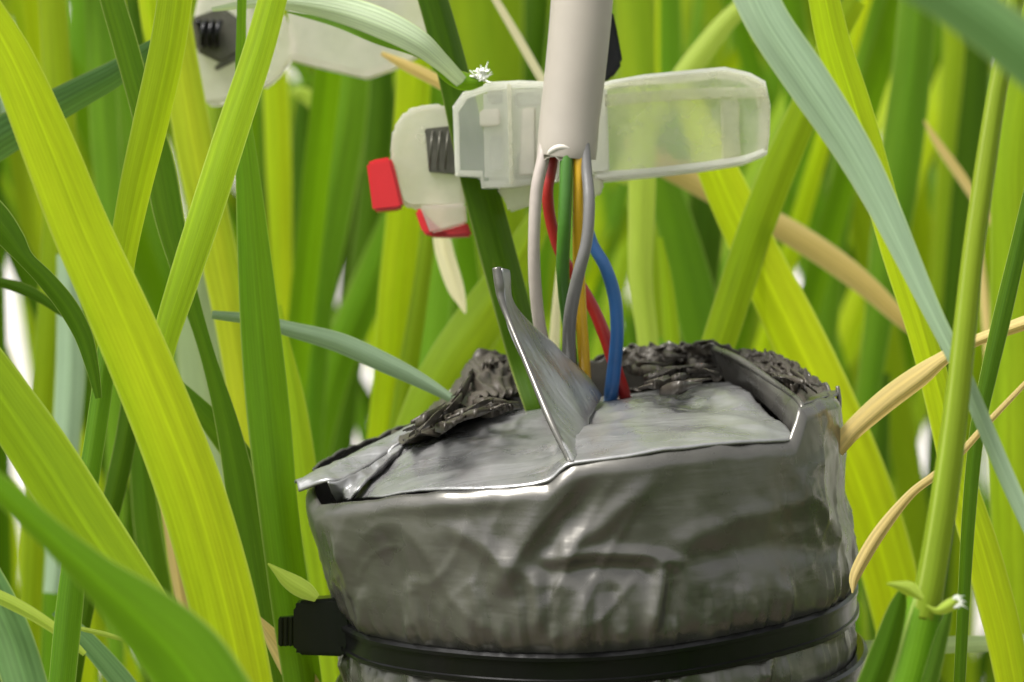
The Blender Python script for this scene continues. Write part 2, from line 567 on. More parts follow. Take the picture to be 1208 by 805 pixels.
# wrinkles: polylines traced on the wrap, (width px, height mm)
RIDGES = [
    ([(674, 556), (640, 600), (606, 659), (585, 700)], 17, 0.75),
    ([(761, 572), (705, 625), (654, 655)], 15, 0.7),
    ([(700, 560), (668, 615), (640, 665)], 22, -0.8),
    ([(645, 660), (700, 652), (760, 655), (800, 662)], 9, 0.6),
    ([(650, 676), (720, 670), (770, 676)], 12, -0.7),
    ([(633, 680), (636, 712), (634, 742)], 9, 0.9),
    ([(648, 690), (652, 740)], 9, -0.6),
    ([(690, 698), (692, 742)], 9, 0.7),
    ([(779, 668), (777, 700), (770, 736)], 8, 1.1),
    ([(793, 680), (790, 735)], 10, -0.7),
    ([(877, 690), (872, 725)], 11, 0.8),
    ([(940, 560), (968, 605), (990, 640)], 12, 0.6),
    ([(800, 640), (870, 612), (950, 590)], 16, 0.5),
    ([(820, 662), (900, 645), (985, 650)], 18, -0.5),
    ([(484, 690), (488, 745)], 9, 0.8),
    ([(455, 640), (470, 690), (484, 740)], 14, -0.5),
    ([(530, 620), (580, 650), (625, 680)], 14, 0.55),
    ([(560, 690), (575, 745)], 9, 0.6),
    ([(430, 700), (434, 742)], 8, 0.6),
    ([(392, 600), (404, 650), (418, 700)], 6, 0.45),
    ([(430, 602), (520, 612), (610, 596)], 16, -0.4),
    ([(720, 690), (735, 745)], 10, -0.5),
    ([(830, 700), (838, 735)], 10, -0.5),
    ([(925, 690), (930, 712)], 8, 0.6),
    ([(488, 775), (492, 830)], 8, 1.0), ([(505, 778), (510, 830)], 8, -0.6),
    ([(630, 782), (634, 830)], 8, 1.0), ([(648, 784), (650, 830)], 8, -0.6),
    ([(775, 778), (770, 830)], 8, 1.1), ([(792, 776), (790, 830)], 8, -0.7),
    ([(900, 760), (925, 752), (985, 745)], 10, 1.0), ([(905, 768), (900, 800)], 9, 1.0),
    ([(560, 780), (566, 830)], 9, 0.5), ([(700, 782), (705, 830)], 9, 0.6), ([(840, 770), (846, 820)], 9, 0.6),
]
def seg_d(px, py, a, b):
    ax, ay = a
    bx, by = b
    t = max(0, min(1, ((px - ax) * (bx - ax) + (py - ay) * (by - ay)) / ((bx - ax) ** 2 + (by - ay) ** 2 + 1e-9)))
    return math.hypot(px - ax - t * (bx - ax), py - ay - t * (by - ay)), t
def wrinkle(x, y):
    s = 0.0
    for pl, w, amp in RIDGES:
        best, ends = 1e9, 1.0
        n = len(pl) - 1
        for i in range(n):
            dd, t = seg_d(x, y, pl[i], pl[i + 1])
            if dd < best:
                best = dd
                f = (i + t) / n
                ends = min(1.0, 0.25 + 3 * min(f, 1 - f) + 0.35)
        if best < 3 * w:
            s += amp * 0.00075 * math.exp(-(best / w) ** 2 * 1.4) * ends
    return s

def tie_h(th):
    return -0.0232 + 0.0003 * math.sin(3 * th)

def build_wrap():
    nth, nh = 420, 150
    V = []
    hb = -0.047
    for i in range(nth):
        th = 2 * math.pi * i / nth
        ht = rim_h(th) + 0.0003 * noise.noise(Vector((math.cos(th) * 9, math.sin(th) * 9, 3)))
        back = math.sin(th) > 0.15
        if back:
            ht += (0.0003 if math.cos(th) < -0.45 else 0.0009) * noise.fractal(Vector((math.cos(th) * 16, math.sin(th) * 16, 1)), 1.0, 2.0, 3)
        lf = max(0.0, math.cos(th - math.pi))          # left side leans out at the top
        for j in range(nh):
            t = j / (nh - 1)
            h = ht + (hb - ht) * t
            r = RB
            up = min(1.0, max(0.0, (h + 0.0215) / 0.0125))
            r += 0.0036 * (0.35 * up + 0.65 * up * up * (3 - 2 * up)) * lf ** 2.5
            r -= 0.0009 * math.exp(-((h - tie_h(th)) / 0.0022) ** 2)      # nipped in by the tie
            r += 0.0006 * math.exp(-((h - tie_h(th) - 0.006) / 0.004) ** 2)
            p = ring_pt(th, h, r)
            if not back:
                r -= 0.0010 * (1 - min(1.0, (ht - h) / 0.0017)) ** 2
                x, y, d = proj(p)
                fade = min(1.0, t * 9)
                r += wrinkle(x, y) * fade
            q = Vector((math.cos(th) * 3.2, math.sin(th) * 3.2, h * 60))
            r += 0.00045 * noise.fractal(q, 1.0, 2.0, 3) * min(1, t * 6 + 0.15)
            q2 = Vector((math.cos(th) * 9 + h * 140, math.sin(th) * 9, h * 120))
            r += 0.00020 * noise.turbulence(q2, 3, True) * min(1, t * 6 + 0.1)
            if not back:
                q3 = Vector((math.cos(th) * 2.6 + h * 45, math.sin(th) * 2.6, h * 75 + 5))
                c1 = max(0.0, 1 - 2.6 * abs(noise.noise(q3)))
                q4 = Vector((math.cos(th) * 5.2 - h * 110, math.sin(th) * 5.2, h * 70 + 11))
                c2 = max(0.0, 1 - 3.2 * abs(noise.noise(q4)))
                mask = max(0.0, 0.5 + noise.noise(q3 * 0.6 + Vector((3, 3, 3))))
                r += (0.00050 * c1 ** 3 + 0.00034 * c2 ** 3) * mask * min(1, t * 6)
                pl = max(0.0, 1 - abs((h - tie_h(th) - 0.0035) / 0.0045)) + max(0.0, 1 - abs((h - tie_h(th) + 0.0040) / 0.0040))
                n5 = noise.noise(Vector((math.cos(th) * 11, math.sin(th) * 11, 2)))
                r += 0.00070 * pl * max(0.0, 1 - 3 * abs(n5)) ** 1.5
            V.append(ring_pt(th, h, r))
    F = grid_faces(nth, nh, True)
    F = [f[::-1] for f in F]
    o = mesh_obj('tape_wrap', V, F, M['tape'], housing)
    so = o.modifiers.new('solid', 'SOLIDIFY')
    so.thickness = 0.0003
    so.offset = -1
    # lower pipe down to the floor
    V, nn = [], 96
    zb = (RIM_C.z / AX.z) + 0.002
    for i in range(nn):
        th = 2 * math.pi * i / nn
        for h in (-0.045, -0.06, -0.12, -0.2, -zb):
            V.append(ring_pt(th, h, 0.0285))
    mesh_obj('pipe', V, [f[::-1] for f in grid_faces(nn, 5, True)], M['tape'], housing)
build_wrap()

def loft(name, A, B, nu, nv, mat, parent, bulge=0.0, crinkle=0.0, cscale=300, solid=0.0003, fn=None, seed=0.0, edge=False):
    """surface between two polylines of world points; bulge/crinkle in metres"""
    a = resample(catmull([tuple(p) for p in A], 10), nu)
    b = resample(catmull([tuple(p) for p in B], 10), nu)
    V = []
    for i in range(nu):
        pa, pb = Vector(a[i]), Vector(b[i])
        for j in range(nv):
            t = j / (nv - 1)
            p = pa.lerp(pb, t)
            w = 4 * t * (1 - t)
            if edge:
                w = 1.0
            nz = 0.0
            if crinkle:
                q = p * cscale + Vector((seed, seed * 2, 0))
                nz = crinkle * (noise.fractal(q, 0.9, 2.1, 4))
            p = p + AX * (bulge * 4 * t * (1 - t) + nz * (0.25 + 0.75 * w if not edge else 1))
            if crinkle and edge:
                q = p * cscale
                p = p + Vector((noise.noise(q + Vector((9, 0, 0))), noise.noise(q + Vector((0, 9, 0))), 0)) * crinkle
            if fn:
                p = fn(p, i / (nu - 1), t)
            V.append(p)
    o = mesh_obj(name, V, grid_faces(nu, nv), mat, parent)
    if solid:
        so = o.modifiers.new('solid', 'SOLIDIFY')
        so.thickness = solid
        so.offset = 0
    return o

def front_pt(x, y):
    return cyl(x, y, RB - 0.0007, True)

def build_top():
    Fpx = [(404, 591), (440, 587), (480, 582), (540, 578), (600, 575), (645, 569), (662, 556), (677, 548), (730, 540), (790, 531), (850, 524), (900, 521), (940, 520)]
    Hpx = [(482, 517, -.002), (507, 501, -.0018), (542, 491, -.0016), (577, 485, -.0014), (617, 483, -.0013), (652, 478, -.001), (690, 472, -.001),
           (725, 468, -.0008), (750, 465, -.0006), (790, 459, -.0004), (825, 455, -.0002), (848, 453, 0), (860, 452, 0)]
    A = [front_pt(x, y) for x, y in Fpx]
    B = [lid(x, y, h) for x, y, h in Hpx]
    def fn(p, s, t):
        x, y, d = proj(p)
        return p + AX * (0.00035 * math.sin(y * 0.16 + 0.01 * x + 2 * noise.noise(p * 120)) * math.sin(math.pi * t))
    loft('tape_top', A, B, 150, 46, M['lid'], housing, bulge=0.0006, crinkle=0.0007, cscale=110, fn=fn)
    # sheet edge rolling into the dark opening
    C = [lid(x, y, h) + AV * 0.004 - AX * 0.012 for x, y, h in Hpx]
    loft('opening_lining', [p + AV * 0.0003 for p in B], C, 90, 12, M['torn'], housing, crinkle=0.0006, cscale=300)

    # torn, crumpled tape standing round the back of the opening
    def torn(Apts, Bpts, nu, nv, amp, seed, along=10.0, across=5.0):
        a = resample(catmull([tuple(p) for p in Apts], 10), nu)
        b = resample(catmull([tuple(p) for p in Bpts], 10), nu)
        V = []
        for i in range(nu):
            pa, pb = Vector(a[i]), Vector(b[i])
            f = i / (nu - 1)
            for j in range(nv):
                t = j / (nv - 1)
                p = pa.lerp(pb, t)
                sk = 0.8 * noise.noise(Vector((f * 4, t * 3, seed + 5)))
                q = Vector((f * along + sk, t * across + 1.7 * sk, seed))
                n1 = noise.noise(q)
                n2 = noise.noise(q * 2.3 + Vector((7, 1, 0)))
                n3 = noise.noise(Vector((f * along * 5, t * across * 2.2, seed + 9)))
                rg = (1 - 2 * abs(n1)) * 1.0 + (1 - 2 * abs(n2)) * 0.14 + n3 * 0.07 - 0.55
                p = p + AX * (amp * rg) + AV * (amp * 0.8 * noise.noise(q * 1.4 + Vector((0, 0, 31)))) + AU * (amp * 0.6 * noise.noise(q * 1.7 + Vector((0, 0, 47))))
                if j == 0 or j == nv - 1:
                    p = p + AX * (amp * 0.5 * noise.noise(Vector((f * along * 2.0, t * 9, seed + 20)))) + AX * (amp * 0.12 * noise.noise(Vector((f * along * 11, t * 9, seed + 20))))
                V.append(p)
        o = mesh_obj('torn_edge', V, grid_faces(nu, nv), M['torn'], housing)
        so = o.modifiers.new('solid', 'SOLIDIFY')
        so.thickness = 0.0002
        so.offset = 0
    def back(l, dr=-0.0002):
        return [cyl(x, y, RB + dr, False) for x, y in l]
    def at(l):
        return [lid(x, y, h) for x, y, h in l]
    # left of the stem: a crumpled sheet leaning from the rim down onto the top
    torn(back([(462, 514), (500, 494), (540, 456), (562, 418), (592, 420), (622, 430), (650, 436)]),
         at([(480, 524, -.0010), (512, 511, -.0008), (548, 496, -.0008), (582, 489, -.0010), (612, 485, -.002), (640, 482, -.003), (665, 476, -.005)]), 170, 60, 0.0009, 3.0, 9, 5)
    torn(back([(500, 490), (535, 462), (560, 424), (600, 424), (626, 434)], -.0012),
         at([(505, 502, .0012), (540, 484, .0018), (572, 470, .002), (600, 466, .001), (625, 462, 0)]), 150, 40, 0.0010, 8.0, 8, 3)
    # right of the wires
    torn(back([(690, 432), (735, 410), (790, 409), (842, 406)]),
         at([(690, 470, -.004), (735, 462, -.003), (790, 446, -.002), (850, 440, -.001)]), 150, 50, 0.0010, 11.0, 8, 4)
    torn(back([(742, 414), (785, 412), (838, 410)], -.0015),
         at([(738, 436, .0015), (790, 428, .0018), (842, 432, .001)]), 120, 34, 0.0010, 14.0, 7, 3)
    torn(at([(742, 470, -.0030), (780, 464, -.0028), (830, 458, -.0022), (854, 452, -.001)]),
         at([(744, 462, -.0006), (785, 452, .0002), (830, 446, .0003), (856, 446, .0002)]), 110, 20, 0.0007, 16.0, 8, 3)
    torn(back([(842, 407), (880, 418), (915, 425), (945, 436), (975, 464)]),
         at([(850, 450, -.003), (880, 470, -.003), (905, 484, -.002), (925, 490, -.002), (950, 490, -.001)]), 130, 40, 0.0009, 19.0, 7, 4)
    torn(back([(872, 418), (910, 420), (942, 436)], -.001),
         at([(880, 434, .002), (915, 446, .001), (940, 460, .0005)]), 90, 34, 0.0012, 23.0, 6, 4)

    # flat torn strips lying along the edge, one loose tangle
    rnd = random.Random(12)
    V, F = [], []
    runs = [([(474, 512), (505, 497), (540, 470), (560, 432)], 16), ([(505, 508), (545, 490), (585, 478), (618, 474)], 16), ([(552, 440), (590, 428), (625, 438), (645, 450)], 14),
            ([(735, 418), (785, 415), (838, 412)], 12), ([(738, 440), (790, 436), (848, 438)], 14), ([(745, 462), (795, 452), (845, 447)], 10),
            ([(862, 424), (900, 434), (940, 448), (968, 464)], 7)]
    for run, cnt in runs:
        pl = resample(catmull([(float(a), float(b)) for a, b in run], 8), 120)
        for k in range(cnt):
            ln = rnd.randint(22, 60)
            i0 = rnd.randint(0, 119 - ln)
            oy, oy2 = rnd.uniform(-9, 9), rnd.uniform(-9, 9)
            h0, h1 = rnd.uniform(0.0004, 0.0028), rnd.uniform(0.0002, 0.0028)
            wid = rnd.uniform(0.0003, 0.0010)
            ang, tw = rnd.uniform(-1.2, 1.2), rnd.uniform(-1.6, 1.6)
            base = len(V)
            m = 13
            for i in range(m):
                f = i / (m - 1)
                x, y = pl[i0 + int(ln * f)]
                hh = h0 + (h1 - h0) * f + 0.0012 * math.sin(math.pi * f) * rnd.uniform(0.7, 1.0)
                p = lid(x, y + oy + (oy2 - oy) * f, hh)
                q = loc(p)
                rr = math.hypot(q[0], q[1])
                if rr > RB - 0.0006:
                    p = p - (AU * q[0] + AV * q[1]) * ((rr - RB + 0.0006) / rr)
                a = ang + tw * f
                ofs = (AX * math.sin(a) + AV * math.cos(a)) * (wid * (0.35 + 0.65 * math.sin(math.pi * min(1, f + 0.12))))
                V += [p - ofs, p + (AX * math.cos(a) - AV * math.sin(a)) * wid * 0.35, p + ofs]
            for i in range(m - 1):
                for j in range(2):
                    F.append((base + i * 3 + j, base + i * 3 + 3 + j, base + i * 3 + 4 + j, base + i * 3 + 1 + j))
    o = mesh_obj('torn_shreds', V, F, M['torn'], housing)
    o['kind'] = 'stuff'
    so = o.modifiers.new('solid', 'SOLIDIFY')
    so.thickness = 0.00012

    # left flap: tape folded out over the shoulder, with a bright crease strip inside it
    up = [P(348, 570, .396), P(372, 557, .399), P(400, 545, .402), P(445, 522, .405), P(492, 503, .408)]
    lo = [P(353, 581, .393), P(385, 568, .391), P(405, 566, .392), P(445, 543, .397), P(488, 514, .402)]
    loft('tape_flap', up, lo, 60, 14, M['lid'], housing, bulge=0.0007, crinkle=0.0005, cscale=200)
    a2 = [P(386, 569, .3906), P(405, 566, .3915), P(445, 543, .3965), P(488, 514, .4015)]
    b2 = [front_pt(405, 592), front_pt(420, 586).lerp(P(420, 575, .385), .5), lid(450, 548, -.0035), lid(484, 517, -.002)]
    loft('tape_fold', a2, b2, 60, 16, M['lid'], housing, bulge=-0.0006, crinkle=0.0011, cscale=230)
    # fin of pinched tape in the middle
    L_ = [P(587, 317, .386), P(590, 345, .386), P(601, 380, .385), P(625, 438, .381), P(650, 498, .376), front_pt(673, 547)]
    R_ = [P(595, 319, .3875), P(601, 352, .389), P(626, 380, .393), P(660, 413, .399), P(692, 446, .404), P(707, 468, .405)]
    def fin(p, s, t):
        return p + FWD * (0.0016 * math.sin(math.pi * t) * s) + AU * 0.0005 * noise.noise(p * 160)
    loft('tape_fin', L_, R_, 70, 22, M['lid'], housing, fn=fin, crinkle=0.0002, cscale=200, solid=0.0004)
    a4 = [P(707, 468, .405), lid(698, 492, -.0005), lid(688, 522, -.001), front_pt(677, 547)]
    b4 = [P(692, 446, .404), P(672, 462, .399), P(662, 490, .388), front_pt(672, 546)]
    loft('tape_fin_foot', a4, b4, 40, 14, M['tape'], housing, crinkle=0.0002, cscale=200)
    tube('fin_edge', [(586, 316, .3862, 11), (589, 335, .3860, 12), (591, 352, .3858, 9), (601, 380, .3848, 7), (625, 438, .3808, 8), (650, 498, .3758, 9), (674, 548, .3695, 7)],
         M['tape'], housing, 10)

    # seam of folded tape on the right
    T = [lid(843, 412, .0035), P(870, 424, .4085), P(902, 445, .402), P(930, 464, .395), P(946, 477, .3885)]
    Bm = [lid(858, 452, -.0003), lid(882, 463, -.0007), lid(907, 481, -.0012), lid(926, 500, -.0018), front_pt(942, 519)]
    loft('tape_seam', T, Bm, 60, 14, M['tape'], housing, crinkle=0.0003, cscale=240, solid=0.0005)
    s = [(843, 412, proj(T[0])[2], 8), (870, 423, .4083, 9), (902, 444, .4018, 8), (930, 463, .3948, 7), (945, 477, .3883, 7), (947, 498, .3875, 7), (944, 519, .3868, 5)]
    tube('seam_edge', s, M['tape'], housing, 10)
    t1 = [P(946, 478, .3885), P(965, 472, .3915), P(988, 466, .3975)]
    t2 = [P(955, 470, .399), P(972, 464, .4015), P(990, 461, .4035)]
    loft('tape_tab', t1, t2, 20, 8, M['tape'], housing, crinkle=0.0003, cscale=300)
    tube('tape_corner', [(988, 456, .399, 5), (990, 475, .3985, 6), (989, 500, .398, 5), (991, 530, .398, 3)], M['tape'], housing, 8)
build_top()

# ------------------------------------------------------------------ cable ties
def cable_tie(hc, r, hgt, label, roll=0.0, head_px=None):
    t = thing('cable_tie', ring_pt(-math.pi / 2, hc, r), label, 'cable tie', 'black cable ties round the housing')
    n = 300
    prof = [(-hgt / 2, 0.0), (-hgt / 2, 0.0008), (-hgt / 2 + 0.0003, 0.0012), (-hgt * 0.30, 0.0012), (-hgt * 0.27, 0.00095), (hgt * 0.27, 0.00095), (hgt * 0.30, 0.0012),
            (hgt / 2 - 0.0003, 0.0012), (hgt / 2, 0.0008), (hgt / 2, 0.0)]
    V = []
    for i in range(n):
        th = 2 * math.pi * i / n
        h0 = hc + roll * math.cos(th) * r + 0.00015 * math.sin(5 * th)
        for (dh, dr) in prof:
            V.append(ring_pt(th, h0 + dh, r + dr))
    m = len(prof)
    F = []
    for i in range(n):
        i2 = (i + 1) % n
        for j in range(m):
            j2 = (j + 1) % m
            F.append((i * m + j, i * m + j2, i2 * m + j2, i2 * m + j))
    o = mesh_obj('strap', V, F, M['black'], t, smooth=False)
    return t

tie1 = cable_tie(-0.0232, RB - 0.0001, 0.0036, 'black cable tie cinched round the tape, its square head sticking out at the left')
prism('head', [(352, 709), (403, 705), (412, 715), (412, 770), (405, 775), (352, 773), (346, 768), (346, 716)], .3935, .006, M['black'], tie1, 0.0006)
prism('head_collar', [(398, 713), (412, 716), (416, 742), (412, 770), (400, 768)], .3915, .004, M['black'], tie1, 0.0005)
tail = prism('tail', [(328, 729), (350, 727), (350, 762), (328, 763)], .3950, .0022, M['black'], tie1, 0.0002)
for k in range(3):
    prism('tooth', [(329 + k * 6, 728), (332.5 + k * 6, 728), (332.5 + k * 6, 763), (329 + k * 6, 763)], .3942, .0010, M['black'], tail, 0.0001)
tie2 = cable_tie(-0.0315, RB + 0.0006, 0.0036, 'lower black cable tie, headless, showing only at the bottom right of the housing', roll=0.02)

# ------------------------------------------------------------------ cable with bare wires
def build_cable():
    root = thing('sensor_cable', P(668, 185, .400), 'thick off white cable with stripped end and six coloured wires above the housing', 'cable')
    path = catmull([(760, -1500, .46, 62), (720, -900, .42, 70), (702, -450, .405, 74), (695, -180, .402, 74), (690, -60, .402, 74), (685, 20, .4015, 73), (678, 90, .401, 72), (672, 140, .4005, 71), (669, 176, .400, 71), (668, 186, .400, 70)], 8)
    pts = [P(a, b, d) for a, b, d, w in path]
    rads = [w * K * d / 2 for a, b, d, w in path]
    ns = 40
    V, F = tube_data(pts, rads, ns, cap=False)
    n = len(pts)
    # ragged cut and bore
    rnd = random.Random(2)
    axis = (pts[-1] - pts[-2]).normalized()
    for k in range(ns):
        V[(n - 1) * ns + k] += axis * (0.0009 * noise.noise(Vector((k * 0.45, 0, 0))) + 0.0005 * noise.noise(Vector((k * 1.3, 4, 0))) + 0.0005 * math.sin(k * 2 * math.pi / ns + 1))
    jk = mesh_obj('jacket', V, F, M['jacket'], root)
    ring = V[(n - 1) * ns:]
    c = sum(ring, Vector()) / ns
    W = list(ring) + [c + (p - c) * 0.80 - axis * 0.0002 for p in ring] + [c + (p - c) * 0.74 - axis * 0.006 for p in ring] + [c - axis * 0.006 + (p - c) * 0.02 for p in ring]
    G = []
    for l in range(3):
        for k in range(ns):
            k2 = (k + 1) % ns
            G.append((l * ns + k, l * ns + k2, (l + 1) * ns + k2, (l + 1) * ns + k))
    mesh_obj('cut_end', W, G, M['jacket_in'], root)
    # peeled lip of the inner sheath
    tube('inner_sheath', [(646, 186, .3978, 3), (650, 179, .3972, 7), (660, 174, .3968, 8), (672, 175, .3968, 7), (682, 178, .397, 5), (688, 183, .3972, 3)], M['jacket_in'], root, 10)
    def wire(pxs, mat, label):
        o = tube('wire', [(a, b, d, w * .93) for a, b, d, w in pxs], mat, root, 14, 8)
        o['label'] = label
    wire([(645, 150, .4, 15), (641, 185, .3985, 16), (633, 225, .398, 16), (630, 280, .398, 15), (631, 330, .399, 16), (636, 380, .401, 16), (646, 430, .404, 16), (652, 500, .410, 15)], M['w_white'], 'white wire')
    wire([(655, 150, .402, 13), (652, 190, .402, 14), (646, 225, .402, 15), (650, 262, .403, 15), (662, 300, .404, 15), (682, 332, .405, 15), (700, 364, .4055, 16),
          (715, 400, .406, 17), (728, 440, .407, 17), (737, 468, .409, 16), (742, 510, .416, 14)], M['w_red'], 'red wire passing behind the green and yellow ones')
    wire([(668, 150, .398, 16), (668, 200, .397, 17), (666, 260, .397, 17), (664, 310, .3985, 17), (666, 350, .401, 16), (672, 400, .404, 15), (676, 450, .407, 15), (678, 500, .412, 14)], M['w_green'], 'green wire')
    wire([(682, 150, .398, 15), (683, 200, .3975, 15), (682, 260, .398, 14), (683, 320, .400, 15), (686, 380, .402, 15), (690, 440, .406, 15), (692, 500, .413, 14)], M['w_yellow'], 'orange yellow wire')
    wire([(688, 150, .3985, 14), (692, 200, .397, 14), (695, 240, .3955, 15), (692, 285, .395, 15), (682, 325, .3955, 16), (673, 370, .398, 17), (671, 410, .402, 18), (672, 440, .405, 18), (674, 500, .412, 15)], M['w_grey'], 'grey wire')
    wire([(678, 150, .403, 13), (684, 210, .403, 14), (690, 255, .402, 15), (699, 288, .4015, 15), (714, 315, .401, 16), (725, 350, .402, 17), (728, 390, .403, 17), (725, 430, .405, 18), (721, 466, .4075, 18), (718, 510, .416, 16)], M['w_blue'], 'blue wire')
build_cable()

# ------------------------------------------------------------------ plastic plant clips
def coil(name, x, y, d, rx, length, turns, wire_px, mat, parent):
    pts = []
    n = int(turns * 14)
    for i in range(n + 1):
        a = 2 * math.pi * turns * i / n
        c = P(x, y, d)
        pts.append(c + RIGHT * ((i / n - 0.5) * length * K * d) + (UP * math.cos(a) + FWD * math.sin(a)) * (rx * K * d))
    V, F = tube_data(pts, [wire_px * K * d / 2] * len(pts), 8)
    return mesh_obj(name, V, F, mat, parent)

def rim_wall(name, poly, d, depth, wall, mat, parent):
    """thin wall standing behind the outline of a plate"""
    V, F = [], []
    n = len(poly)
    cx = sum(p[0] for p in poly) / n
    cy = sum(p[1] for p in poly) / n
    for (x, y) in poly:
        s = 1 - wall / max(20.0, math.hypot(x - cx, y - cy))
        a = P(x, y, d)
        b = P(cx + (x - cx) * s, cy + (y - cy) * s, d)
        V += [a, a + FWD * depth, b + FWD * depth, b]
    for i in range(n):
        j = (i + 1) % n
        for k in range(4):
            k2 = (k + 1) % 4
            F.append((i * 4 + k, j * 4 + k, j * 4 + k2, i * 4 + k2))
    return mesh_obj(name, V, F, mat, parent, smooth=False)

def build_clip():
    root = thing('plant_clip', P(650, 160, .413), 'clear plastic clip with red tabs pinching a green stem beside the cable', 'clip')
    strap = [(692, 104), (720, 95), (760, 88), (810, 83), (855, 79), (885, 86), (903, 96), (909, 125), (908, 160), (905, 182), (880, 192), (830, 200), (770, 207), (705, 213), (690, 212)]
    prism('strap_plate', [(x, y + (4 if y < 120 else 0)) for x, y in strap], .4085, .0010, M['clear'], root, 0.0003)
    rim_wall('strap_rim', strap, .4096, .0075, 9, M['rim'], root)
    prism('strap_band', [(712, 112), (760, 108), (850, 103), (902, 104), (904, 116), (850, 116), (760, 121), (712, 126)], .4078, .0006, M['clear'], root, 0.0002)
    prism('strap_edge', [(700, 203), (770, 198), (830, 191), (880, 183), (904, 174), (906, 182), (880, 193), (830, 201), (770, 208), (703, 214)], .4077, .0012, M['rim'], root, 0.0003)
    prism('strap_edge', [(694, 108), (716, 102), (719, 204), (696, 206)], .4078, .0008, M['rim'], root, 0.0003)
    prism('strap_band', [(850, 117), (872, 117), (874, 184), (852, 189)], .4079, .0006, M['clear'], root, 0.0002)
    jaw = [(534, 126), (546, 109), (577, 97), (612, 95), (660, 97), (660, 214), (600, 221), (568, 222), (566, 209), (537, 207)]
    prism('jaw_plate', jaw, .4060, .0011, M['jaw'], root, 0.0003)
    rim_wall('jaw_rim', [(x, y) for x, y in jaw], .4072, .0028, 8, M['rim'], root)
    prism('jaw_back', [(570, 106), (664, 104), (664, 212), (602, 215), (572, 214)], .4084, .0014, M['rim'], root, 0.0005, (0.000006, 0.000004))
    for q in ([(606, 110), (640, 108), (642, 124), (608, 128)], [(578, 156), (596, 160), (594, 200), (576, 204)], [(608, 182), (636, 176), (640, 212), (606, 212)], [(574, 108), (596, 106), (596, 122), (576, 124)]):
        prism('jaw_facet', q, .4077, .0008, M['jaw'], root, 0.0003, (0.00002, -0.00002))
    prism('jaw_rib', [(598, 99), (603, 99), (606, 218), (601, 218)], .4054, .0006, M['clear'], root, 0.0001)
    prism('jaw_boss', [(566, 130), (590, 128), (590, 148), (566, 150)], .4056, .0006, M['milky'], root, 0.0002)
    prism('jaw_boss', [(615, 128), (632, 126), (632, 206), (612, 208)], .4058, .0005, M['milky'], root, 0.0002)
    prism('jaw_lip', [(585, 222), (645, 218), (640, 236), (625, 242), (600, 250), (596, 236)], .4090, .0040, M['milky'], root, 0.0003)
    prism('jaw_nub', [(690, 209), (712, 207), (712, 224), (706, 232), (698, 232), (696, 222)], .4080, .0030, M['milky'], root, 0.0003)
    prism('hinge_block', [(463, 152), (478, 130), (492, 125), (522, 122), (541, 134), (546, 170), (548, 245), (484, 246), (473, 240), (467, 222), (460, 182)], .4185, .0050, M['milky'], root, 0.0005)
    prism('hinge_window', [(501, 152), (538, 148), (541, 206), (506, 203)], .4180, .0012, M['steel'], root, 0.0001)
    coil('spring', 518, 177, .4180, 22, 32, 3.5, 2.4, M['steel'], root)
    prism('lower_tab', [(495, 243), (549, 240), (551, 264), (530, 270), (508, 276)], .4170, .0035, M['milky'], root, 0.0003)
    prism('red_tab', [(432, 192), (438, 189), (461, 185), (467, 205), (476, 244), (470, 247), (440, 250)], .4180, .0055, M['red'], root, 0.0005)
    prism('red_tab', [(489, 248), (499, 246), (509, 274), (530, 268), (551, 261), (557, 279), (528, 280), (506, 279), (498, 274)], .4182, .0050, M['red'], root, 0.0003)
    prism('dark_pad', [(706, 20), (723, 12), (729, 40), (735, 74), (722, 92), (706, 99)], .4140, .0040, M['black'], root, 0.0004)

    r2 = thing('plant_clip', P(380, 50, .448), 'blurred white plastic clip with dark spring, half hidden behind the arching leaf', 'clip')
    body = [(240, -40), (300, -40), (303, 60), (287, 108), (263, 122), (240, 123), (219, 93), (215, 74), (226, 34)]
    prism('hinge_block', body, .448, .0060, M['milky'], r2, 0.0006)
    prism('spring_seat', [(224, 22), (262, 8), (284, 24), (284, 62), (262, 76), (230, 60)], .4468, .0010, M['steel'], r2, 0.0004)
    coil('spring', 247, 40, .4455, 14, 26, 3, 7, M['black'], r2)
    prism('spring_arm', [(252, 78), (280, 64), (281, 70), (254, 84)], .4465, .0010, M['steel'], r2, 0.0002)
    prism('wing', [(300, 40), (334, 14), (352, 60), (344, 70), (328, 92), (310, 106), (304, 84)], .4450, .0030, M['milky'], r2, 0.0004)
    prism('strap_plate', [(336, -30), (440, -30), (520, -30), (528, 36), (498, 60), (462, 78), (432, 89), (390, 79), (343, 67)], .4440, .0012, M['milky'], r2, 0.0004)
    prism('strap_edge', [(343, 66), (390, 77), (432, 87), (462, 76), (498, 58), (500, 62), (464, 81), (432, 92), (388, 82), (342, 70)], .4430, .0045, M['milky'], r2, 0.0003)
build_clip()

